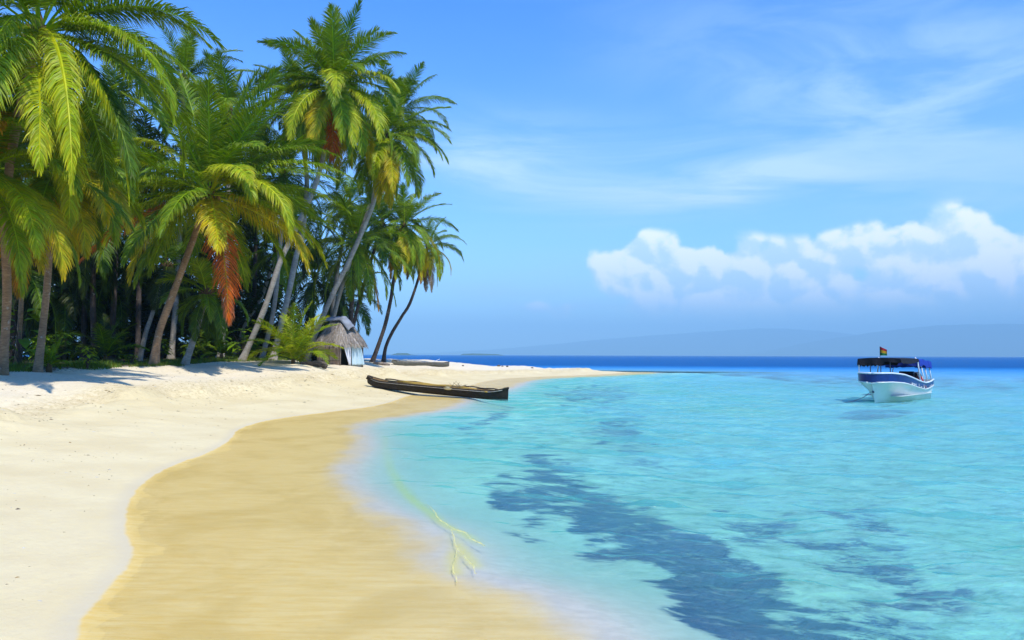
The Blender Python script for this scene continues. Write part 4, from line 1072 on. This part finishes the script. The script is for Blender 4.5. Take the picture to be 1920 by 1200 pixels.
# lettering band: small white marks on the blue side, one pink figure
mb = MB(); rg = random.Random(4)
def marks(x0, x1, h_, zf, nmk):
    for k in range(nmk):
        x = x0 + (x1 - x0) * k / max(1, nmk - 1); b = hb_(x) + .022; s_ = float(sheer(x)); z = s_ - zf
        for st in range(3):
            mb.box((x + rg.uniform(-.03, .03), b, z + rg.uniform(-.4, .4) * h_), (rg.choice((.018, .06)), .006, rg.choice((h_, h_ * .35))))
marks(1.15, .35, .09, .27, 8); marks(-.15, -.15, .13, .24, 1); marks(-.4, -.62, .07, .27, 3); marks(-2.2, -2.75, .08, .20, 5)
mb.box((-1.0, hb_(-1) + .022, float(sheer(-1)) - .21), (.05, .006, .20)); mb.box((-1.1, hb_(-1.1) + .022, float(sheer(-1)) - .24), (.12, .006, .06))
mb.build('lettering', M['white_paint'], boat)
mb = MB(); M['pink'] = simple('pink_paint', (.55, .22, .30), None, 6, .5)
mb.tube([(-1.2, hb_(-1.2) + .022, float(sheer(-1.2)) - .15), (-1.4, hb_(-1.4) + .022, float(sheer(-1.4)) - .2), (-1.65, hb_(-1.65) + .022, float(sheer(-1.6)) - .24)], [.02, .035, .012], 6); mb.build('side_emblem', M['pink'], boat)
def canopy(name, mat, x0, x1, hw, zt, val, wav, seed):
    rs = np.random.RandomState(seed); nu, nv = 30, 17; V = []
    for i in range(nu):
        f = i / (nu - 1); x = x0 + (x1 - x0) * f
        for j in range(nv):
            a = (j / (nv - 1) - .5) * 2
            V.append((x, a * hw, zt + .05 * (1 - a * a) + wav * math.sin(f * math.pi) ** 2 * .5 - .03 * math.sin(f * 9.4) ** 2 * (1 - a * a)))
    I = np.arange(nu * nv).reshape(nu, nv); q = [tuple(k) for k in np.stack([I[:-1, :-1], I[1:, :-1], I[1:, 1:], I[:-1, 1:]], -1).reshape(-1, 4)]
    # hanging valance round the edge
    edge = [I[i, 0] for i in range(nu)] + [I[nu - 1, j] for j in range(1, nv)] + [I[i, nv - 1] for i in range(nu - 2, -1, -1)] + [I[0, j] for j in range(nv - 2, 0, -1)]
    o0 = len(V)
    for r_ in (1, 2):
        for k, e in enumerate(edge):
            v = V[e]; dz = val(v[0], v[1]) * (.82 + .18 * abs(math.sin(k * .55))) * rs.uniform(.93, 1.05); ox = .02 * math.sin(k * 1.1) * r_
            V.append((v[0] + ox, v[1] + (.02 if v[1] > 0 else -.02) * r_ * .5, v[2] - dz * r_ / 2))
    ne = len(edge)
    for k in range(ne):
        k2 = (k + 1) % ne; q.append((int(edge[k]), int(edge[k2]), o0 + k2, o0 + k)); q.append((o0 + k, o0 + k2, o0 + ne + k2, o0 + ne + k))
    ob = mesh_np(name, V, q, mat=mat, parent=boat, smooth=False); md = ob.modifiers.new('thickness', 'SOLIDIFY'); md.thickness = .015
    return ob
def vfront(x, y):
    if x > 2.3: return .34 if y < .2 else .20
    return .16 + .09 * math.sin(max(0, (2.6 - x)) * 1.1) if y > 0 else .38
canopy('front_canopy', M['canopy_black'], -.5, 2.4, .92, 1.98, vfront, 0, 1)
canopy('rear_canopy', M['canopy_blue'], -1.75, -.62, .93, 1.90, lambda x, y: .30, .12, 2)
canopy('rear_canopy', M['canopy_blue'], -2.9, -1.8, .90, 1.83, lambda x, y: .34, .12, 3)
for (x, sg, mt) in ((2.3, -1, 'metal_white'), (2.3, -.45, 'metal_dark'), (2.3, .05, 'metal_dark'), (2.3, .5, 'metal_dark'), (-.55, 1, 'metal_white'), (-1.35, 1, 'metal_white'), (-2.0, 1, 'metal_white'), (-2.8, 1, 'metal_white'), (-.55, -1, 'metal_white'), (-2.8, -1, 'metal_white')):
    mb = MB(); zt = 2.0 if x > -.6 else 1.80; yy = sg * (.90 if x > -.6 else .80); yb = sg * (hb_(x) - .01) if abs(sg) == 1 else sg * .9; zb = float(sheer(x)) - .03
    if x == -.55: mb.tube([(x, yb, zb), (x, yy, zt - .35), (x + .03, yy * .99, zt - .12), (x + .18, yy * .90, zt + .03)], .034, 8)
    else: mb.tube([(x, yb, zb), (x, yy, zt - .02)], .022 if mt == 'metal_dark' else .028, 8)
    mb.build('post', M[mt], boat, smooth=True)
# helm seat, motor, life jacket, flag, rope
mb = MB(); Mx = Matrix.Rotation(R(-24), 3, 'Y'); mb.box((-1.5, .1, .98), (.16, .80, .78), Mx, .82); mb.box((-1.3, .1, .68), (.6, .8, .12)); mb.build('helm_seat', M['motor'], boat)
mb = MB(); mb.box((-3.42, 0, 1.02), (.40, .42, .56), Matrix.Rotation(R(8), 3, 'Y'), .78); mb.box((-3.42, 0, .45), (.18, .16, .8)); mb.box((-3.25, 0, .78), (.3, .3, .14)); mb.tube([(-3.42, 0, .0), (-3.42, 0, -.3)], .07, 8)
mo = mb.build('outboard_motor', M['motor'], boat); bv = mo.modifiers.new('soft', 'BEVEL'); bv.width = .04; bv.segments = 2
mb = MB(); Mx = Matrix.Rotation(R(22), 3, 'X'); mb.box((-1.95, .62, 1.06), (.18, .20, .46), Mx, .8); lj = mb.build('life_jacket', M['red'], boat); bv = lj.modifiers.new('soft', 'BEVEL'); bv.width = .04; bv.segments = 2
mb = MB(); mb.box((-1.85, .62, 1.08), (.015, .07, .44), Mx); mb.box((-1.95, .73, 1.06), (.07, .015, .40), Mx); mb.build('jacket_stripe', M['white_paint'], lj)
mb = MB(); mb.tube([(1.2, -.30, 1.98), (1.2, -.30, 2.54)], .012, 6); fp = mb.build('flag_pole', M['metal_dark'], boat)
V = []; Qf = []; mi_ = []
for i in range(9):
    f = i / 8
    for j in range(10):
        g = j / 9; topz = 2.56 - .16 * f
        V.append((1.2 + .04 * math.sin(f * 5), -.30 + .30 * f, 2.13 + (topz - 2.13) * g))
for i in range(8):
    for j in range(9):
        a = i * 10 + j; Qf.append((a, a + 10, a + 11, a + 1)); mi_.append(0 if j < 3 else 1 if j < 6 else 2)
fl = mesh_np('flag', V, Qf, mats=[M['greenf'], M['gold'], M['red']], parent=boat, midx=mi_); md = fl.modifiers.new('thickness', 'SOLIDIFY'); md.thickness = .006
mb = MB(); mb.tube([(3.28, -.12, .50), (3.42, -.35, .28), (3.6, -.75, .08), (3.75, -1.25, -.02), (3.9, -2.0, -.12)], .014, 6); mb.build('mooring_line', M['rope'], boat, smooth=True)
mb = MB(); mb.tube([(3.27, 0, .50), (3.36, 0, .52)], .05, 8); mb.build('tow_ring', M['metal_dark'], boat)
# ------------------------------------------------------------------ small things on the sand
def driftlog(label, px, py, parts, mat, seed, name='driftwood_log', cat='log'):
    g = on_ground(px, py); rg = random.Random(seed); root = tag(empty(name, g), label, cat, 'driftwood on the sand')
    s = g.y / F
    for nm, pts, rads in parts:
        mb = MB(); P3 = [Vector((a * s, b, hz(g.x + a * s, g.y + b) - g.z + c * s)) for a, b, c in pts]
        P3 = [Vector(p) for p in catmull(np.array([tuple(p) for p in P3]), False, 4)]
        rr = np.interp(np.linspace(0, 1, len(P3)), np.linspace(0, 1, len(rads)), rads) * s
        mb.tube(P3, [r * rg.uniform(.9, 1.1) for r in rr], 9); mb.build(nm, mat, root, smooth=True)
    return root
M['drift'] = simple('grey_driftwood', (.30, .25, .20), (.13, .10, .08), 5, .9, .7, 9, (1, 1, 1))
M['drift_dark'] = simple('dark_driftwood', (.14, .11, .085), (.07, .055, .04), 5, .9, .7, 9)
driftlog('dark weathered log with a forked end lying in front of the hut', 588, 686.5, [('trunk', [(-12, 0, 3), (0, -.1, 5), (12, .1, 7), (24, .1, 6)], [3, 5, 6.5, 6]), ('branch', [(-24, -.2, 2), (-14, 0, 3), (0, .2, 4)], [2, 3, 3])], M['drift_dark'], 1)
driftlog('short pale log lying between the roots of the curved pair and the olive canoe', 716, 684.5, [('trunk', [(-16, 0, 2), (0, 0, 2.6), (15, .1, 2)], [2.5, 3.2, 2.4])], M['drift'], 2)
# pebbles and washed-up bits on the sand ridge that one can pick out
for k, (px, py, w_, lab) in enumerate([(935, 687, 3, 'small dark stone first on the far sand ridge'), (942, 687.5, 2, 'small stone next to the first one on the far sand ridge'), (951, 688, 2.4, 'pale small stone on the far sand ridge'), (998, 690.5, 2.4, 'dark stone alone near the end of the sand spit'), (868, 686.5, 2, 'light pebble on the ridge right of the olive canoe')]):
    g = on_ground(px, py); mb = MB(); rg = random.Random(k); s = g.y / F * w_; mb.ball((0, 0, s * .3), s, (1, .8, .75), 9, 6, .18, rg)
    o = mb.build('stone', M['drift'] if k % 2 else M['drift_dark'], smooth=True, loc=g); tag(o, lab, 'stone', 'stones on the sand spit')
# seaweed, husks and shell bits: uncountable
rs = np.random.RandomState(12); n = 7000
D_ = rs.uniform(5.5, 48, n) ; uu = rs.uniform(-60, 900, n)
gx = (uu - 960) / F * D_; d_ = sdf(gx, D_)
zone = np.exp(-((d_ - 5.6) / .9) ** 2) * 1.2 + .10 + .35 * np.clip(rough2(gx, D_, .3, 1.5) - .6, 0, 1)
k = (d_ > .5) & (d_ < 14) & (rs.uniform(0, 1, n) < zone); gx, gy = gx[k], D_[k]; n = len(gx); gz = height(gx, gy)
V = []; T_ = []; Cc = []
for i in range(n):
    s = rs.uniform(.004, .013) * (1.6 if rs.uniform() < .10 else 1) * (1 + gy[i] / 14); a0 = rs.uniform(0, 6.28); o_ = len(V); hgt = s * rs.uniform(.15, .45); st = rs.uniform(.5, 2.2)
    for q_ in range(5):
        a = q_ * 1.2566; rr = s * rs.uniform(.6, 1.1); x_, y_ = math.cos(a) * rr * st, math.sin(a) * rr
        V.append((gx[i] + x_ * math.cos(a0) - y_ * math.sin(a0), gy[i] + x_ * math.sin(a0) + y_ * math.cos(a0), gz[i] - .003))
    V.append((gx[i], gy[i], gz[i] + hgt)); c0 = [(.16, .10, .045), (.30, .20, .08), (.10, .08, .05), (.62, .58, .48), (.38, .24, .07)][rs.randint(5)]
    Cc += [c0] * 6
    for q_ in range(5): T_.append((o_ + q_, o_ + (q_ + 1) % 5, o_ + 5))
lit_ = mesh_np('beach_debris', V, None, T_, mat=M['plank'], col=np.array(Cc)); tag(lit_, 'scattered husk bits, seaweed and shell fragments on the sand', 'debris', kind='stuff')

# light refracted along the small wave crests, painted as thin pale ribbons
m_cr, t = new_mat('refracted_light_line')
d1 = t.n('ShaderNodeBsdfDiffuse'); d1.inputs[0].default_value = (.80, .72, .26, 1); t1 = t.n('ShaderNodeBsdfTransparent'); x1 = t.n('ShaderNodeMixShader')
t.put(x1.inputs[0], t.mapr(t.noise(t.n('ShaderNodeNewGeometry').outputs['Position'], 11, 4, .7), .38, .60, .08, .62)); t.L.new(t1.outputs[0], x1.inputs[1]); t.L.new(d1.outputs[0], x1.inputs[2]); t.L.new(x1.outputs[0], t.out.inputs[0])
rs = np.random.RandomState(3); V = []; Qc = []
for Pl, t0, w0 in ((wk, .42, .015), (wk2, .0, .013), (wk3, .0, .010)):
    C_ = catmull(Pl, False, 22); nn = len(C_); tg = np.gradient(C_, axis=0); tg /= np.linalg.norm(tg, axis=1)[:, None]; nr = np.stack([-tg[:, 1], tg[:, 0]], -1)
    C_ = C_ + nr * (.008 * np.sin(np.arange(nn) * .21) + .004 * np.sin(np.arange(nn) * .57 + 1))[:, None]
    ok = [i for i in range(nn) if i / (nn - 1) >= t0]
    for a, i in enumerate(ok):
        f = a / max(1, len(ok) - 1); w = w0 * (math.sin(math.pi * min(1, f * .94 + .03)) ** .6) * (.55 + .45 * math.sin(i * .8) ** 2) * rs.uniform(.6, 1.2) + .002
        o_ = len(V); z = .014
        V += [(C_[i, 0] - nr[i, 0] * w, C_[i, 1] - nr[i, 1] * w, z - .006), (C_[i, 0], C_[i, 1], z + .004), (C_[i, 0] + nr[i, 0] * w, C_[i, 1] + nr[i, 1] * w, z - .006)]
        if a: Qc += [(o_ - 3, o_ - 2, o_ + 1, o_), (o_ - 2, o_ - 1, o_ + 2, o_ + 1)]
cl = mesh_np('crest_light_lines', V, Qc, mat=m_cr, smooth=True); tag(cl, 'thin pale yellow ribbons painting refracted light along small waves in the shallows', 'foam', kind='stuff')

# ------------------------------------------------------------------ far land and islets
m_hill = simple('far_forest', (.03, .07, .03), (.05, .09, .04), .002, .95)
def ridge(name, D, prof, depth, mat, seed):
    """a real ridge with a back slope: prof = [(px, py of skyline)]"""
    rs = np.random.RandomState(seed)
    px = np.array([p[0] for p in prof], float); hy = np.array([p[1] for p in prof], float)
    nn = 160; u = np.linspace(px[0], px[-1], nn); hgt = np.interp(u, px, hy)
    rows = 9; V = []
    for j in range(rows):
        k = j / (rows - 1)
        sh = math.sin(math.pi * k) ** .8 if 0 < k < 1 else 0
        for i in range(nn):
            Dj = D + (k - .5) * depth
            h0 = at_depth(u[i], 0, D)
            top = hgt[i] / F * D
            jag = 1 + .05 * mnoise.noise(Vector((u[i] * .02, j * .9, seed))) + .03 * mnoise.noise(Vector((u[i] * .08, j * 1.9, seed)))
            V.append((h0.x * Dj / D, Dj, -4 + (top + 4) * sh * jag))
    I = np.arange(rows * nn).reshape(rows, nn)
    q = np.stack([I[:-1, :-1], I[:-1, 1:], I[1:, 1:], I[1:, :-1]], -1).reshape(-1, 4)
    o = mesh_np(name, V, q, mat=mat, smooth=True); o['kind'] = 'structure'
    return o
ridge('mountains', 16000, [(700, 0), (820, 4), (920, 10), (1050, 22), (1180, 34), (1300, 44), (1420, 52), (1500, 50), (1600, 40), (1700, 46), (1800, 52), (1950, 56), (2150, 60), (2500, 50), (2900, 30), (3400, 0)], 5000, m_hill, 3)
ridge('mountains', 12500, [(1380, 0), (1480, 20), (1560, 36), (1640, 46), (1720, 56), (1800, 61), (1900, 62), (2050, 60), (2400, 54), (2800, 20), (3200, 0)], 3000, m_hill, 8)
ridge('islet', 2600, [(738, 0), (744, 2.0), (752, 4.4), (770, 4.0), (776, 1.6), (790, 0)], 90, m_hill, 4)
ridge('islet', 3200, [(866, 0), (872, 2.6), (890, 3.4), (915, 3.0), (936, 2.2), (950, 0)], 120, m_hill, 5)

# ------------------------------------------------------------------ haze
HZ = 11000
mb = MB(); mb.box((0, 8000, 337), (44000, 2 * HZ + 600, 774))
m, t = new_mat('haze_air')
vp = t.n('ShaderNodeVolumePrincipled')
vp.inputs['Color'].default_value = (.46, .82, 1.0, 1); vp.inputs['Density'].default_value = 1.9e-4
vp.inputs['Anisotropy'].default_value = -.2
t.L.new(vp.outputs[0], t.out.inputs['Volume'])
hb = mb.build('haze', m); hb['kind'] = 'stuff'

# ------------------------------------------------------------------ light
SUN_EL, SUN_AZ = R(58), R(180 - 36)       # azimuth from +Y clockwise: behind the camera, to the right
sv = Vector((math.sin(SUN_AZ) * math.cos(SUN_EL), math.cos(SUN_AZ) * math.cos(SUN_EL), math.sin(SUN_EL)))
sd = bpy.data.lights.new('sun', 'SUN'); sd.energy = 4.6; sd.angle = R(.53); sd.color = (1, .955, .88)
so = bpy.data.objects.new('sun', sd); COL.objects.link(so)
so.rotation_euler = (-sv).to_track_quat('-Z', 'Y').to_euler()
so.location = (10, -20, 40)

w = bpy.data.worlds.new('World'); SC.world = w; w.use_nodes = True
w.node_tree.nodes.clear(); t = NT(w.node_tree)
out = t.n('ShaderNodeOutputWorld'); bg = t.n('ShaderNodeBackground'); bg.inputs[1].default_value = .12
w.cycles.sampling_method = 'NONE'
sky = t.n('ShaderNodeTexSky', sky_type='NISHITA'); sky.sun_disc = False
sky.sun_elevation = SUN_EL; sky.sun_rotation = SUN_AZ; sky.air_density = 1.0; sky.dust_density = .6; sky.ozone_density = 2.0
gen = t.n('ShaderNodeTexCoord').outputs['Generated']
sp = t.n('ShaderNodeSeparateXYZ'); t.put(sp.inputs[0], gen)
X_, Y_, Z_ = sp.outputs
az = t.math('ARCTAN2', X_, Y_)                       # 0 straight ahead, positive to the right
el = t.math('ARCSINE', Z_)
# grade: tropical sky, deeper blue overhead
grade = t.ramp(t.math('DIVIDE', el, .6, clamp=True), [(0, (1.15, 1.75, 2.05)), (.12, (1.15, 1.70, 2.15)), (.35, (.82, 1.45, 2.3)), (.75, (.38, 1.15, 2.4)), (1, (.28, 1.0, 2.3))])
base = t.mix(1.0, sky.outputs[0], grade, 'MULTIPLY')
cv = t.n('ShaderNodeCombineXYZ'); t.put(cv.inputs[0], az); t.put(cv.inputs[1], el); cvec = cv.outputs[0]
# thin high veils
vn = t.noise(t.vmath('ADD', t.scale(cvec, 1.2, 5.5, 1), t.scale(cvec, 0, 0, 0)), 2.6, 8, .60, 1.0)
vn2 = t.noise(t.scale(cvec, .8, 2.0, 1), 1.7, 4, .5, .3)
def blob(ax, ex, sx, sy, rot=0.0):
    dx = t.math('SUBTRACT', az, ax); dy = t.math('SUBTRACT', el, ex)
    if rot:
        c, s = math.cos(rot), math.sin(rot)
        dx, dy = t.math('ADD', t.math('MULTIPLY', dx, c), t.math('MULTIPLY', dy, s)), t.math('SUBTRACT', t.math('MULTIPLY', dy, c), t.math('MULTIPLY', dx, s))
    q = t.math('ADD', t.math('POWER', t.math('DIVIDE', dx, sx), 2), t.math('POWER', t.math('DIVIDE', dy, sy), 2))
    return t.math('EXPONENT', t.math('MULTIPLY', q, -1))
def PA(px): return math.atan((px - 960) / F)
def PE(px, py): return math.atan((665.5 - py) / F * math.cos(PA(px)))
def addb(lst):
    acc = None
    for px, py, rx, ry, rot, a in lst:
        v = t.math('MULTIPLY', blob(PA(px), PE(px, py), rx / F, ry / F, rot), a)
        acc = v if acc is None else t.math('ADD', acc, v)
    return acc
veil = addb([(960, 320, 230, 55, -.12, 1.3), (1330, 350, 190, 42, .05, 1.4), (1650, 200, 420, 110, -.35, .55), (1850, 60, 300, 140, -.3, .40), (1500, 560, 700, 90, 0, .6), (1000, 560, 500, 90, 0, .35), (1700, 330, 300, 60, -.2, .4), (1150, 260, 300, 40, -.2, .3)])
veil = t.math('MULTIPLY', veil, t.mapr(t.math('ADD', t.math('MULTIPLY', vn, .7), t.math('MULTIPLY', vn2, .3)), .38, .64, .14, 1.0))
VC = (5.4, 7.6, 9.8)
c = t.mix(t.math('MULTIPLY', veil, 1.0, clamp=True), base, VC)
# cumulus bank on the right
def cum(lst, sc, off, soft, rag):
    env = addb(lst)
    p = t.vmath('ADD', cvec, off)
    a = t.noise(p, sc, 8, .58, .15)
    b_ = t.n('ShaderNodeTexVoronoi', feature='SMOOTH_F1'); t.put(b_.inputs['Vector'], t.vmath('ADD', p, t.vmath('MULTIPLY', t.noise(p, sc * .9, 3, .5, 0, 1), (.03, .03, 0)))); b_.inputs['Scale'].default_value = sc * 1.5
    b_.inputs['Smoothness'].default_value = .4
    f = t.math('ADD', env, t.math('MULTIPLY', t.math('SUBTRACT', a, .5), rag))
    f = t.math('ADD', f, t.math('MULTIPLY', t.math('SUBTRACT', .45, b_.outputs['Distance']), rag * .6))
    return f
big = [(1195, 480, 75, 42, 0, .75), (1270, 520, 110, 55, 0, .75), (1390, 500, 75, 50, 0, .7), (1490, 520, 80, 50, 0, .7), (1640, 458, 75, 34, 0, .85), (1590, 540, 120, 50, 0, .6), (1800, 450, 70, 50, 0, .95), (1850, 520, 100, 60, 0, .8), (1930, 520, 70, 50, 0, .7), (1740, 560, 200, 40, 0, .5), (1400, 575, 260, 32, 0, .45), (1010, 580, 60, 16, 0, .45), (1110, 585, 60, 14, 0, .35), (2150, 470, 150, 80, 0, .9), (2500, 520, 250, 70, 0, .7), (-300, 540, 400, 50, 0, .6)]
f1 = cum(big, 17, (0, 0, 0), .1, 1.9)
f2 = cum(big, 17, (.006, .010, 0), .1, 1.9)      # the same field a little towards the sun: shading of the billows
mask = t.math('MULTIPLY', t.mapr(f1, .10, .50), t.mapr(addb(big), .10, .30))
mask = t.math('MULTIPLY', mask, t.mapr(el, .022, .075, .10, 1.0))
lit = t.mapr(t.math('SUBTRACT', f1, f2), -.22, .20)
ccol = t.mix(lit, (7.2, 9.2, 11.2), (12.4, 12.4, 12.2))
ccol = t.mix(t.mapr(el, .085, .02, 0, .8), ccol, VC)
c = t.mix(t.math('MULTIPLY', mask, .93), c, ccol)
c = t.mix(t.mapr(el, 0.0, -.05), c, (.3, 1.2, 2.5))
t.put(bg.inputs[0], c); t.L.new(bg.outputs[0], out.inputs[0])

SC.view_settings.view_transform = 'Standard'
SC.view_settings.look = 'None'
SC.view_settings.exposure = 0.2
SC.view_settings.gamma = 1.0
SC.render.engine = 'CYCLES'
cy = SC.cycles
cy.use_denoising = True
cy.max_bounces = 6; cy.diffuse_bounces = 2; cy.glossy_bounces = 2; cy.transmission_bounces = 2; cy.volume_bounces = 0; cy.transparent_max_bounces = 8
cy.caustics_reflective = False; cy.caustics_refractive = False
cy.sample_clamp_indirect = 4.0
